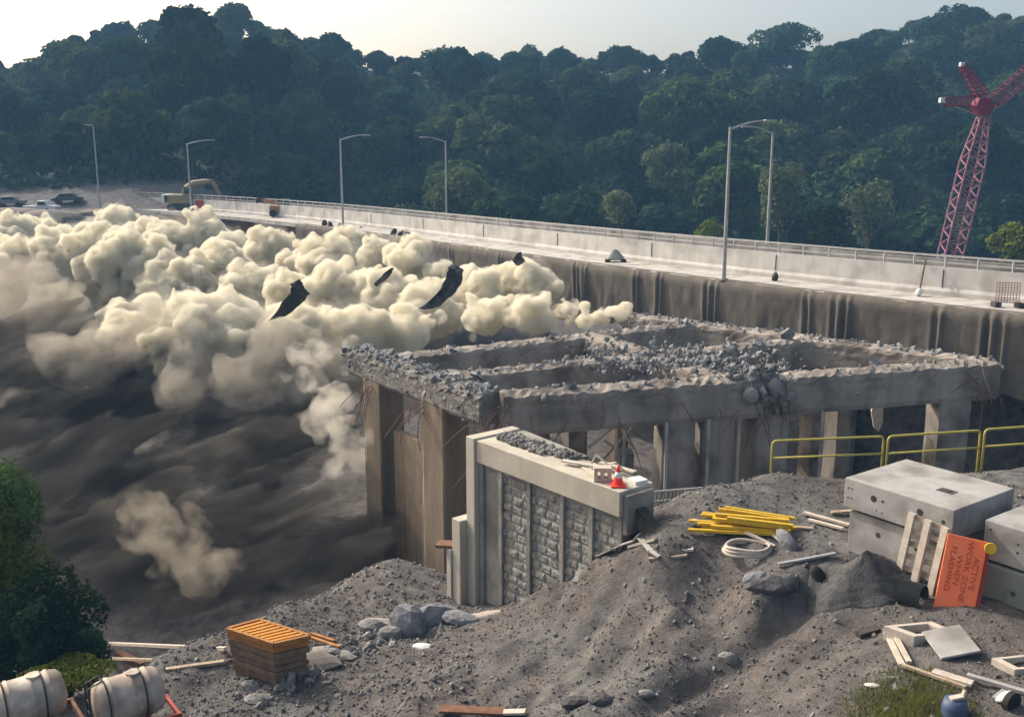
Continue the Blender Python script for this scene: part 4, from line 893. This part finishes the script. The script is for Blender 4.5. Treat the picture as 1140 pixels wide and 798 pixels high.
# rocks by the stack
rks = [(345,738,.75,(1.5,.7,.35),'conc','long pale broken slab lying right of the formwork stack'),(372,730,.5,(1.6,.8,.4),'conc','pale broken slab up the slope from the formwork stack'),
  (428,694,.5,(1.8,.6,.3),'conc','flat pale slab among the rocks above the stack'),(458,704,.95,(1,.7,.85),'blue_rock','blue grey boulder with a flat face left of the abutment foot'),(488,692,.85,(1.2,.8,.75),'blue_rock','blue grey boulder against the abutment foot'),
  (514,694,.6,(1.2,.8,.6),'blue_rock','smaller blue grey rock right of the boulders'),(436,708,.5,(1,.8,.7),'gravel','grey rock left of the blue boulder'),(415,702,.5,(1.2,.8,.6),'gravel','grey rock on the heap edge near the flat slab'),
  (540,686,.5,(1.7,.5,.25),'paleboard','pale slab lying at the foot of the abutment end pier'),(470,722,.28,(1.4,.8,.5),'white','small white chip below the blue boulders'),
  (318,762,.32,(1.2,.9,.6),'gravel','grey lump below the formwork stack'),(290,780,.35,(1.4,.9,.5),'gravel','grey lump at the bottom left of the slope'),(640,785,.34,(1.3,.9,.6),'dark_rock','dark rock at the bottom centre of the gully'),
  (668,780,.3,(1.3,.9,.6),'dark_rock','dark rock right of the bottom centre rock'),(858,655,.5,(1.6,.9,.55),'dark_rock','large dark rubble lump below the coiled hose'),(880,652,.36,(1.3,.8,.7),'dark_rock','dark chunk at the right end of the rubble lump'),
  (842,648,.4,(1.3,.8,.6),'blue_rock','grey blue crumbled lump on top of the dark rubble'),(720,775,.2,(1.2,.9,.7),'gravel','grey stone in the gully'),(1128,508,.32,(1.3,.8,.8),'white','white rubble lump behind the right guard rail'),(1114,512,.24,(1.3,.8,.8),'white','small white rubble lump left of the larger one behind the rail'),
  (810,735,.3,(1.2,.8,.6),'gravel','grey stone on the right bank of the gully'),(1060,640,.14,(1.3,.8,.6),'white','white chip by the sign foot'),(1108,662,.12,(1.5,.8,.5),'white','white chip below the grey green vault'),(972,764,.13,(1.5,.8,.5),'white','white chip on the edge of the grass')]
for px, py, r, sq, mk, lab in rks:
    q = gp(px, py); o = MB().rock((q.x, q.y, q.z+r*sq[2]*.35), r*.75, sq, 2, .22, Matrix.Rotation(random.uniform(-.5, .5), 3, 'Z')).build('rock', M[mk]); tag(o, lab, 'rock')
# water tank trailers
def tanker(px, py, label, scl=1.0):
    q = dn(px, py, 13.4); q = Vector((q.x, q.y, 0)); q.z = ground_z(q.x, q.y); t_ = thing('tank_trailer', q, label, 'tank trailer', 'water tank trailers')
    ax_ = Vector((.80,.60,0)); sd = Vector((.60,-.80,0)); c0 = q+Vector((0,0,1.16)); L_ = 1.62
    pts, rr = [], []
    for u, r_ in ((-.5,.05),(-.495,.30),(-.47,.46),(-.42,.54),(-.3,.575),(-.29,.60),(-.26,.60),(-.25,.575),(0,.575),(.01,.60),(.04,.60),(.05,.575),(.25,.575),(.26,.60),(.29,.60),(.3,.575),(.42,.54),(.47,.46),(.495,.3),(.5,.05)): pts.append(c0+ax_*(u*L_)); rr.append(r_)
    MB().tube(pts, rr, 32).build('tank', M['white_tank'], t_, smooth=True)
    MB().tube([c0+ax_*.15+Vector((0,0,.56)), c0+ax_*.15+Vector((0,0,.62))], .17, 18).build('lid', M['white_tank'], t_, bevel=.01)
    fm = MB()
    for o in (-.52, .52): fm.bar(q+ax_*(-1.1)+sd*o+Vector((0,0,.52)), q+ax_*1.1+sd*o+Vector((0,0,.52)), .09, .12)
    for u in (-1.05, -.4, .4, 1.05): fm.bar(q+ax_*u-sd*.55+Vector((0,0,.52)), q+ax_*u+sd*.55+Vector((0,0,.52)), .08, .1)
    fm.bar(q-ax_*1.05+Vector((0,0,.5)), q-ax_*1.9+Vector((0,0,.42)), .1, .1); fm.build('chassis', M['red'] if scl > 1 else M['rust'], t_)
    bn = MB()
    for u in (-.56, .3):
        bn.tube([c0+ax_*u+sd*(.605*math.sin(a))+Vector((0,0,.605*math.cos(a))) for a in np.linspace(-2.2, 2.2, 24)], .022, 6)
    bn.build('strap', M['dark'], t_)
    for o in (-.74, .74):
        MB().tube([q+sd*(o-.1)+ax_*.1+Vector((0,0,.33)), q+sd*(o+.1)+ax_*.1+Vector((0,0,.33))], .33, 18).build('wheel', M['rubber'], t_)
        MB().tube([q+sd*(o*1.02)+ax_*(.1+.46*math.cos(a))+Vector((0,0,.33+.46*math.sin(a))) for a in np.linspace(.15, 3.0, 9)], .07, 6).build('mudguard', M['dark'], t_)
    ld = MB()
    for o in (-.16, .16): ld.tube([q-ax_*.93+sd*o+Vector((0,0,.5)), q-ax_*.93+sd*o+Vector((0,0,1.75)), q-ax_*.6+sd*o+Vector((0,0,1.85))], .025, 6)
    for z in (.75, 1.05, 1.35): ld.tube([q-ax_*.93-sd*.16+Vector((0,0,z)), q-ax_*.93+sd*.16+Vector((0,0,z))], .02, 6)
    ld.tube([q-ax_*.85+Vector((0,0,.8)), q-ax_*1.05+sd*.3+Vector((0,0,.7)), q-ax_*1.0+sd*.5+Vector((0,0,.6))], .04, 6); ld.build('hose_rack', M['dark'], t_)
tanker(34, 798, 'white water tank trailer at the bottom left corner, leftmost of the two', 1.0)
tanker(144, 788, 'white water tank trailer with a red frame, right of the other tank', 1.1)
# yellow lumber stack
random.seed(3)
for k in range(16):
    lay = k//5; j = k % 5; a, b_ = at(757+random.uniform(0, 40)+lay*8, 577-3.2*j-lay*1.2+random.uniform(-3, 3), 25.0+.2*j), at(858+random.uniform(0, 30), 584-3.4*j-lay*1.2+random.uniform(-2, 2), 24.6+.22*j)
    za = max(ground_z(a.x, a.y), ground_z(b_.x, b_.y)); a.z = ground_z(a.x, a.y)+.04+.085*lay+.06; b_.z = ground_z(b_.x, b_.y)+.04+.085*lay+.06
    tag(MB().bar(a, b_, .11, .075).build('yellow_board', M['yellow_wood']), 'yellow painted board in the loose stack on the dirt plateau', 'board', 'yellow boards in the stack')
bl = [((770,583),(803,591),.2,'paleboard','pale board end sticking out under the yellow stack at left'),((790,586),(850,589),.14,'paleboard','pale board just below the yellow stack'),((845,588),(905,592),.14,'wood','brown board below the right end of the yellow stack'),
  ((895,574),(945,588),.12,'paleboard','pale pole slanting right of the yellow stack'),((900,582),(938,592),.12,'paleboard','second pale pole below the slanting one'),((925,574),(958,572),.16,'wood','short board at the corner of the vault stack'),
  ((830,596),(862,612),.1,'paleboard','thin pale lath pointing down to the hose coil'),((848,590),(870,606),.09,'paleboard','thin lath right of the first lath'),((722,618),(772,615),.16,'paleboard','pale plank by the abutment end of the plateau'),
  ((700,612),(730,604),.12,'paleboard','bent pale plank left of the plateau plank'),((722,626),(765,622),.1,'wood','brown lath below the plateau plank'),((866,632),(930,620),.1,'steel','grey pipe below the hose coil'),
  ((986,708),(1004,745),.12,'paleboard','pale board leaning at the left of the lid frame'),((996,712),(1012,742),.1,'paleboard','second board beside the lid frame'),((1004,745),(1075,770),.1,'wood','long lath along the grass edge'),
  ((1038,752),(1082,766),.22,'paleboard','wide pale plank above the grass'),((1076,756),(1140,775),.12,'precast','grey beam running to the right edge'),((490,793),(560,796),.3,'rust','dark red panel edge at the bottom centre'),((555,797),(585,796),.2,'paleboard','pale board stub at the bottom centre')]
for a, b_, w, mk, lab in bl: board(gp(*a), gp(*b_), w, .06, M[mk], lab, lift=.10)
# torn pale strips by the wall's foot
for k, pl in enumerate((((640,652),(652,630),(668,622),(682,620)), ((668,622),(690,616),(706,606),(712,603)), ((712,603),(724,622),(734,624)))):
    mb = MB(); pts = [gp(x, y, .12+.12*(i % 2)) for i, (x, y) in enumerate(pl)]
    for i in range(len(pts)-1): mb.bar(pts[i], pts[i+1], .16, .04)
    tag(mb.build('torn_strip', M['conc_new'] if k else M['steel']), ['lowest torn grey strip on the bank against the stone panels', 'middle torn pale strip on the bank near the coping end', 'torn pale strip bent over the bank top by the channel'][k], 'strip')
# hose coil
c = gp(832, 617, .05); mb = MB()
for k in range(3):
    mb.tube([c+Vector((.62*math.cos(a)*(1-.05*k), .42*math.sin(a)*(1-.05*k), .05+.07*k+.02*math.sin(3*a+k))) for a in np.linspace(0, 6.283, 40)], .045, 6)
mb.tube([c+Vector((.6,0,.1)), c+Vector((1.1,-.15,.05)), c+Vector((1.7,-.05,.04)), c+Vector((2.3,.2,.04))], .04, 6)
tag(mb.build('hose_coil', M['paleboard'], smooth=True), 'flat coil of pale hose on the dirt below the yellow boards', 'hose')
c = gp(874, 606, .05); o = MB().rock(c, .3, (1.4,.9,.55), 2, .2).build('crumpled_bag', M['blue_rock'], smooth=True); tag(o, 'crumpled grey bag right of the hose coil', 'bag')
# dark bent rubber piece
c = gp(912, 652); o = MB().tube([c+Vector((.08,-.05,.02)), c+Vector((.0,0,.2)), c+Vector((-.12,.03,.4)), c+Vector((-.16,.05,.5))], [.2,.19,.15,.08], 10).build('rubber_boot', M['rubber'], smooth=True); tag(o, 'dark bent rubber piece standing on the plateau edge', 'rubber piece')
# lid frames and loose lid
def frame(cs, h, w, label, m='paleboard'):
    o_ = sum(cs, Vector())/len(cs); t_ = thing('hatch_surround', o_-Vector((0,0,h)), label, 'concrete frame', 'concrete access frames'); ins = [lerp(q, o_, w) for q in cs]; mb = MB(); n = len(cs)
    vs = [*cs, *ins, *[q-Vector((0,0,h)) for q in cs], *[q-Vector((0,0,h)) for q in ins]]
    fs = []
    for i in range(n):
        j = (i+1) % n; fs += [(i,j,n+j,n+i), (2*n+i,2*n+j,j,i), (n+i,n+j,3*n+j,3*n+i), (3*n+i,3*n+j,2*n+j,2*n+i)]
    mb.add(vs, fs).build('frame', M[m], t_, bevel=.012); MB().add([q-Vector((0,0,h*.6)) for q in ins], [tuple(range(n))]).build('recess_floor', M['dark_rock'], t_); return t_
frame([dn(984,696,10.0), dn(1018,708,10.0), dn(1066,703,10.0), dn(1037,691,10.0)], .34, .34, 'pale square access frame sunk in the dirt with its lid beside it')
frame([dn(1104,732,10.0), dn(1130,745,10.0), dn(1185,740,10.0), dn(1150,727,10.0)], .34, .3, 'yellow edged access frame at the right edge', 'paleboard')
o = MB().extr((lambda a, b_, c: [a, b_, b_+c-a, c])(gp(1025,714,.24), gp(1067,707,.26), gp(1048,735,.06)), (0,0,-.05)).build('cover_slab', M['precast'], bevel=.006); tag(o, 'flat grey lid leaning on the pale access frame', 'lid')
# blue drum, white lid, wheel bottom right
c = gp(1062, 797, -.22); t_ = thing('drum', c, 'dark blue plastic drum at the bottom edge beside the grass', 'drum')
MB().tube([c+Vector((0,0,z)) for z in (0,.03,.2,.22,.42,.44,.56)], [.22,.235,.235,.225,.235,.23,.2], 22).build('body', M['blue'], t_, smooth=True); MB().bar(c+Vector((-.1,0,.58)), c+Vector((.16,.03,.62)), .12, .05).bar(c+Vector((.14,.02,.62)), c+Vector((.17,.03,.74)), .06, .05).build('handle', M['paleboard'], t_)
o = MB().extr([dn(1104,775,10.1), dn(1118,764,10.1), dn(1133,770,10.12), dn(1122,782,10.12)], (0,0,-.05)).build('panel', M['precast']); tag(o, 'small grey panel on the beam at the lower right', 'panel')
c = gp(1124, 792); o = MB().tube([c+Vector((0,.06,.2)), c+Vector((.05,-.04,.2))], .2, 18).build('spare_wheel', M['rubber']); tag(o, 'black wheel lying on edge at the bottom right corner', 'wheel')
c = gp(1118, 786, .2); o = MB().rock(c, .13, (1.6,.8,.5), 2, .1).build('white_tray', M['white'], smooth=True); tag(o, 'small white tray beside the black wheel', 'tray')
c = gp(955, 710); board(c, gp(978, 703), .22, .16, M['dark'], 'short dark log left of the access frame', lift=.06)
c = gp(1062, 796)
# loose stones over the whole near site
st = MB(); random.seed(21)
def scat(n, x0, x1, y0, y1, r0, r1, p=3):
    for _ in range(n):
        px, py = random.uniform(x0, x1), random.uniform(y0, y1); q = SC(px, py)
        if q is None: continue
        r = r0+(r1-r0)*random.random()**p; st.rock((q.x, q.y, q.z+r*.25), r, (1, random.uniform(.6, 1), random.uniform(.45, .85)), 1, .3)
# the ground's own grid gives the points: random plan positions in the near site
GX = (X >= -14) & (X <= 16) & (Y >= 15) & (Y <= 36)
def SC(x, y): return Vector((x, y, ground_z(x, y)))
def in_gravel(n, fx, r0, r1):
    k = 0; xs_ = np.random.uniform(*fx[:2], n); ys_ = np.random.uniform(*fx[2:], n); zs = terrain(xs_, ys_)
    for x, y, z in zip(xs_, ys_, zs):
        r = r0+(r1-r0)*random.random()**4; st.rock((x, y, z+r*.2), r, (1, random.uniform(.6, 1), random.uniform(.45, .85)), 1, .3)
in_gravel(6500, (-13, -1, 22, 36), .02, .10)
in_gravel(1700, (-7, 9, 16, 29), .012, .09)
in_gravel(1600, (2, 15, 16, 31), .01, .08)
cl = MB(); random.seed(31)
xs_ = np.random.uniform(-8, 15, 3000); ys_ = np.random.uniform(15.5, 31, 3000); zs_ = terrain(xs_, ys_); cm = fbm(xs_, ys_, 1.8, 3)
for x, y, z, k in zip(xs_, ys_, zs_, cm):
    if k < .05 and random.random() < .72: continue
    r = .012+.07*random.random()**4; cl.rock((x, y, z), r, (1, random.uniform(.7, 1), random.uniform(.5, .8)), 1, .35)
xs_ = np.random.uniform(-9, 15, 22000); ys_ = np.random.uniform(15, 31, 22000); zs_ = terrain(xs_, ys_); cm = fbm(xs_+7, ys_, 1.1, 4)
for x, y, z, k in zip(xs_, ys_, zs_, cm):
    if k < -.05 and random.random() < .6: continue
    cl.rock((x, y, z), .012+.035*random.random()**2, (1, random.uniform(.7, 1), random.uniform(.5, .9)), 1, .35)
tag(cl.build('dirt', GROUND), kind='stuff')
for _ in range(240):                                # broken stone along the berm right of the formwork stack
    u = random.random(); c = lerp(on(285,782), on(470,690), u); x, y = c.x+random.gauss(0, .45), c.y+random.gauss(0, .35); r = .05+.22*random.random()**3
    st.rock((x, y, ground_z(x, y)+r*.3), r, (1, random.uniform(.6, 1), random.uniform(.45, .8)), 1, .3)
tag(st.build('gravel', M['gravel']), kind='stuff')
# ------------------------------------------------------------------ dust of the demolition
def vol_mat(name, col, dens, aniso=0.0):
    m = bpy.data.materials.new(name); m.use_nodes = True; t = m.node_tree; t.nodes.remove(t.nodes['Principled BSDF'])
    v = t.nodes.new('ShaderNodeVolumePrincipled'); v.inputs['Color'].default_value = (*col, 1); v.inputs['Density'].default_value = dens; v.inputs['Anisotropy'].default_value = aniso
    t.links.new(v.outputs[0], t.nodes['Material Output'].inputs['Volume']); return m
def ragged(m, scale, lo, hi, dens, rate, stretch=None):
    t = m.node_tree; v = [n for n in t.nodes if n.type == 'PRINCIPLED_VOLUME'][0]
    g_ = t.nodes.new('ShaderNodeNewGeometry'); n = t.nodes.new('ShaderNodeTexNoise'); n.inputs['Scale'].default_value = scale; n.inputs['Detail'].default_value = 3; n.inputs['Roughness'].default_value = .6
    r = t.nodes.new('ShaderNodeMapRange'); r.inputs[1].default_value = lo; r.inputs[2].default_value = hi; r.inputs[3].default_value = 0; r.inputs[4].default_value = dens
    src = g_.outputs['Position']
    if stretch:
        mp = t.nodes.new('ShaderNodeMapping'); mp.vector_type = 'TEXTURE'; mp.inputs['Rotation'].default_value = (0, R(-22), R(14)); mp.inputs['Scale'].default_value = stretch; t.links.new(src, mp.inputs[0]); src = mp.outputs[0]
    t.links.new(src, n.inputs['Vector']); t.links.new(n.outputs[0], r.inputs[0]); t.links.new(r.outputs[0], v.inputs['Density']); m.cycles.volume_step_rate = rate; return m
DUST = vol_mat('pale_concrete_dust', (.955,.925,.82), 3.2)
ragged(DUST, .95, .40, .56, 4.5, .05)
SHADE_DUST = vol_mat('shade_coloured_dust', (.125,.115,.105), .5)  # dark dust colour stands for the shade low in the cloud
ragged(SHADE_DUST, .55, .34, .66, .95, .07, (2.3, 1.0, .85))
t = SHADE_DUST.node_tree; v_ = [n for n in t.nodes if n.type == 'PRINCIPLED_VOLUME'][0]                 # pale concrete dust in streaks through the dust coloured dark for shade
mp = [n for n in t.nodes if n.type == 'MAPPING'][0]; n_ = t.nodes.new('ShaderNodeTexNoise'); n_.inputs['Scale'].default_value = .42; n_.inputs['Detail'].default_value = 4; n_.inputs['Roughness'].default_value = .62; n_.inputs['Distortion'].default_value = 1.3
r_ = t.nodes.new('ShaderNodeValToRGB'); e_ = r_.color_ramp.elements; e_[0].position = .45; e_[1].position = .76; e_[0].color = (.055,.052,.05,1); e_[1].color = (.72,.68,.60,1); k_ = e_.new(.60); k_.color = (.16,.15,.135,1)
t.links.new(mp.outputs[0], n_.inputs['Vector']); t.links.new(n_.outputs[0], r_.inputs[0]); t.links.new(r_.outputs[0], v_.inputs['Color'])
def tex(kind, size, **k):
    t = bpy.data.textures.new('dust_'+kind.lower(), kind); t.noise_scale = size
    for a, b_ in k.items(): setattr(t, a, b_)
    return t
def cloud(name, balls, m, label, voxel, seed, kids=22, krad=(.25, .48), disp=((1.6, .5), (.5, .16)), up=0.25, gen2=5):
    rs = np.random.RandomState(seed); mb = MB(); v0, f0 = ICO[2]; v1, f1 = ICO[1]
    base = np.array(v0); sm = np.array(v1)
    def put(c, r, ax, small): 
        q = (sm if small else base)*r*np.array(ax)+np.array(c); mb.add(q.tolist(), f1 if small else f0)
    for c, r, ax in balls:
        put(c, r, ax, False)
        for k in range(kids):
            d_ = rs.normal(size=3); d_ /= np.linalg.norm(d_); d_[2] = abs(d_[2]) if rs.rand() < up+.4 else d_[2]
            rr = r*rs.uniform(*krad); cc = np.array(c)+d_*r*np.array(ax)*rs.uniform(.75, .98); put(cc, rr, (1,1,1), True)
            for j in range(gen2):
                e_ = rs.normal(size=3); e_ /= np.linalg.norm(e_); e_ = e_+d_*.6; e_ /= np.linalg.norm(e_)
                put(cc+e_*rr*.85, rr*rs.uniform(.3, .5), (1,1,1), True)
    o = mb.build(name, m, smooth=True); tag(o, label, kind='stuff')
    rm = o.modifiers.new('remesh', 'REMESH'); rm.mode = 'VOXEL'; rm.voxel_size = voxel; rm.use_smooth_shade = True
    for size, st_ in disp:
        dm = o.modifiers.new('lumps', 'DISPLACE'); dm.texture = tex('CLOUDS', size, noise_depth=3); dm.strength = st_; dm.mid_level = .5; dm.texture_coords = 'GLOBAL'
    return o
def bl_(rows): return [(tuple(at(px, py, y)), r*y/F, (1,1,1)) for px, py, r, y in rows]
top = [(18,275,30,104),(48,268,24,108),(78,280,28,104),(104,262,16,112),(131,258,25,112),(158,268,20,108),(192,268,26,106),(226,264,26,106),(262,276,20,102),(300,284,30,98),(335,300,24,92),(365,296,32,86),(388,270,18,92),(418,290,22,84),(455,294,27,78),(488,312,20,76),(530,330,30,70),(560,316,22,72),(586,314,25,71),(608,322,18,70),(640,343,10,67),(692,350,9,63),(666,352,7,65)]
mid = [(18,305,46,88),(66,312,46,86),(108,300,42,86),(150,305,52,84),(196,322,48,80),(240,304,44,84),(282,325,40,78),(330,335,40,74),(380,336,44,72),(430,340,40,70),(480,350,36,67),(540,352,32,65),(592,352,28,63)]
random.seed(23)
for _ in range(15): top.append((random.choice([random.uniform(560, 632), random.uniform(560, 632), random.uniform(645, 712)]), 0, random.uniform(3.5, 8), random.uniform(62, 67)))
top = [(px, (352-(712-px)*.10+random.uniform(-9, 5)) if py == 0 else py, r, y) for px, py, r, y in top]
for _ in range(20): px = random.uniform(440, 660); mid.append((px, 360-(px-440)*.03+random.uniform(-5, 4), random.uniform(5, 10), random.uniform(63, 67)))
for _ in range(26): px = random.uniform(600, 705); mid.append((px, 351-(px-600)*.02+random.gauss(0, 4), random.uniform(2.5, 6.5), random.uniform(62, 66)))
low = [(128,376,32,63),(165,378,42,61),(212,388,50,59),(258,378,44,60),(302,386,38,60),(350,378,34,61),(400,374,36,61),(445,372,26,62)]
top = [(a, b_, r*.92, y) for a, b_, r, y in top]; mid = [(a, b_, r*(.68+.24*random.random()), y) for a, b_, r, y in mid]
cloud('dust_cloud', bl_(top+mid+low), DUST, None, .22, 5, kids=15, krad=(.32, .6), gen2=3, disp=((2.6, 1.0), (.9, .30), (.3, .08)))
random.seed(17)
dk = []
ROT = Matrix.Rotation(R(14), 3, 'Z') @ Matrix.Rotation(R(-22), 3, 'Y')
def dark_rows(rows, st):
    out = []
    for py, y, r, x0, x1 in rows:
        for px in np.arange(x0, x1, st): out.append((at(px+random.uniform(-14, 14), py+random.uniform(-14, 14), y+random.uniform(-1.5, 1.5)), r*y/F*random.uniform(.7, 1.2)))
    return out
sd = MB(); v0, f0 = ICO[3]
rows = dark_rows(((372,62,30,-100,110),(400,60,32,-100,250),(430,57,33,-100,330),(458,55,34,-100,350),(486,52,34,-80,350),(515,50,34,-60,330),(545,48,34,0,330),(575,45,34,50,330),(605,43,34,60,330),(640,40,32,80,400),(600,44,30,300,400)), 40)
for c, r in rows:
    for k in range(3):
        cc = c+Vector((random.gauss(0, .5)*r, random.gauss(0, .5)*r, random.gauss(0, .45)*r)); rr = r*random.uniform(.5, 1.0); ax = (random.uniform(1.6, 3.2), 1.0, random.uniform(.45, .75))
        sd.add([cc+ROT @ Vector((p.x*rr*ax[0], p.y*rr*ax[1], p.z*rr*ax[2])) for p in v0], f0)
o = sd.build('shaded_dust', SHADE_DUST, smooth=True); tag(o, kind='stuff')
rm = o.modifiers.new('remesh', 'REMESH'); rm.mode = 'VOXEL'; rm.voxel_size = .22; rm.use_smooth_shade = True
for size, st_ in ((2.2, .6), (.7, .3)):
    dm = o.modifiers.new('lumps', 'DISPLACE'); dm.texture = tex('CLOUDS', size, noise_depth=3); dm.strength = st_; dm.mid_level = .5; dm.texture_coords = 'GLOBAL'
# pale streaks and puffs thrown out in front of the shade-coloured dust
sk = MB(); random.seed(4)
def streak(px0, py0, px1, py1, y, r, n=9):
    a, b_ = at(px0, py0, y), at(px1, py1, y+1.0)
    pts = [lerp(a, b_, k/n)+Vector((0, 0, .35*math.sin(k*.9+px0)*r)) for k in range(n+1)]
    sk.tube(pts, [r*.75*(.15+.85*math.sin(math.pi*(k+.3)/(n+.9))**.7) for k in range(n+1)], 12)
for a in ((95,470,150,448,47,.2),(140,509,215,470,46,.34),(-15,452,50,426,48,.4)): streak(*a)
cloud('dust_halo', [(c, r*1.1, ax) for c, r, ax in bl_(top[:23]+mid[::2]+low)], vol_mat('drifting_dust', (.92,.90,.82), .10), None, .3, 77, kids=10, krad=(.35, .6), gen2=1, disp=((2.0, 1.4), (.7, .6)))
cloud('dust_veil', bl_([(60+40*k, 395+22*math.sin(k*1.7), random.uniform(26, 40), 57+random.uniform(-2, 2)) for k in range(9)]+[(20,330,40,70),(60,350,36,64),(100,400,34,57),(330,430,30,55),(270,425,34,54),(200,432,30,54)]), ragged(vol_mat('thin_dust', (.66,.62,.54), .5), .6, .36, .62, .8, .08), None, .3, 31, kids=8, krad=(.3, .55), disp=((3.0, 1.6), (.9, .6)), gen2=2)
STREAK = ragged(vol_mat('pale_dust_streaks', (.84,.80,.72), .5), 1.1, .38, .7, .8, .06, (2.5, 1, 1))
o = sk.build('dust_streaks', STREAK, smooth=True); tag(o, kind='stuff')
rm = o.modifiers.new('remesh', 'REMESH'); rm.mode = 'VOXEL'; rm.voxel_size = .14; rm.use_smooth_shade = True
for size, st_ in ((1.5, .7), (.5, .3)):
    dm = o.modifiers.new('lumps', 'DISPLACE'); dm.texture = tex('CLOUDS', size, noise_depth=2); dm.strength = st_; dm.mid_level = .5; dm.texture_coords = 'GLOBAL'
puffs = []
cloud('dust_burst', bl_([(160,572,22,39),(172,590,28,39),(154,600,20,39),(198,612,34,39.5),(230,640,34,38)]), ragged(vol_mat('loose_dust', (.76,.70,.58), .22), .8, .40, .66, .5, .15), None, .2, 44, kids=12, krad=(.35, .6), gen2=2, disp=((1.6, 1.2), (.6, .5)))
for _ in range(44):
    u = random.random(); puffs.append((335+72*u+random.gauss(0, 14), 400+120*u+random.gauss(0, 18), random.uniform(6, 19), 51-4.5*u+random.gauss(0, 1.2)))
for px, py, w, h in ((598,388,5,16),(525,379,6,14),(690,350,7,22)):
    for k in range(6): puffs.append((px+random.gauss(0, w*.35), py-h*k/5, random.uniform(1.6, 3.6)*(1.2-k*.12), 54))
cloud('dust_puffs', bl_(puffs), ragged(vol_mat('pale_dust_puffs', (.93,.90,.82), .9), 1.0, .40, .66, 1.0, .08), None, .16, 12, kids=14, disp=((1.2, .5), (.4, .25)))
# ------------------------------------------------------------------ slabs thrown through the air
def slab(out, y, th, m, label, curve=0.0, name='flying_slab'):
    rs = random.Random(len(label)); o2 = []
    for k, (u, v) in enumerate(out):
        u2, v2 = out[(k+1) % len(out)]; L_ = math.hypot(u2-u, v2-v); o2.append((u, v))
        for f in (.33, .66) if L_ > 6 else (): o2.append((u+(u2-u)*f+rs.uniform(-1.3, 1.3), v+(v2-v)*f+rs.uniform(-1.3, 1.3)))
    pts = [at(px, py, y) for px, py in o2]; mb = MB(); n = len(pts)
    fr_, bk = [], []
    for k, p in enumerate(pts): fr_.append(p+Vector((rs.uniform(-.05, .05), rs.uniform(-.2, .2)+curve*math.sin(k), rs.uniform(-.05, .05)))); bk.append(p+Vector((.25, th, .15)))
    o = mb.add(fr_+bk, [tuple(range(n)), tuple(reversed(range(n, 2*n)))]+[(i, (i+1)%n, n+(i+1)%n, n+i) for i in range(n)]).build(name, m); return tag(o, label, 'slab')
slab([(299,357),(306,349),(318,331),(325,324),(322,317),(326,315),(330,322),(338,332),(330,341),(318,352)], 56, .7, M['dark'], 'dark jagged slab thrown up in front of the left billows')
slab([(465,345),(478,335),(491,321),(497,305),(499,298),(504,300),(511,305),(509,318),(502,330),(490,340),(477,345)], 58, .8, M['dark_rock'], 'long dark curved slab thrown up in front of the middle billows')
slab([(417,316),(424,309),(431,301),(434,302),(430,309),(420,318)], 62, .3, M['dark'], 'thin dark sliver flying between the two big slabs')
slab([(571,293),(573,284),(576,283),(577,289),(581,294),(575,295)], 70, .3, M['dark'], 'small dark fragment flying above the billows by the curtain')
# ------------------------------------------------------------------ haze in the air
zlo, zhi = float(Z.min())-1, 75
hz = MB().box((0, 255, (zlo+zhi)/2), (900, 640, zhi-zlo)).build('haze', vol_mat('air_haze', (.24,.52,.90), 0.0006, .0)); tag(hz, kind='stuff')
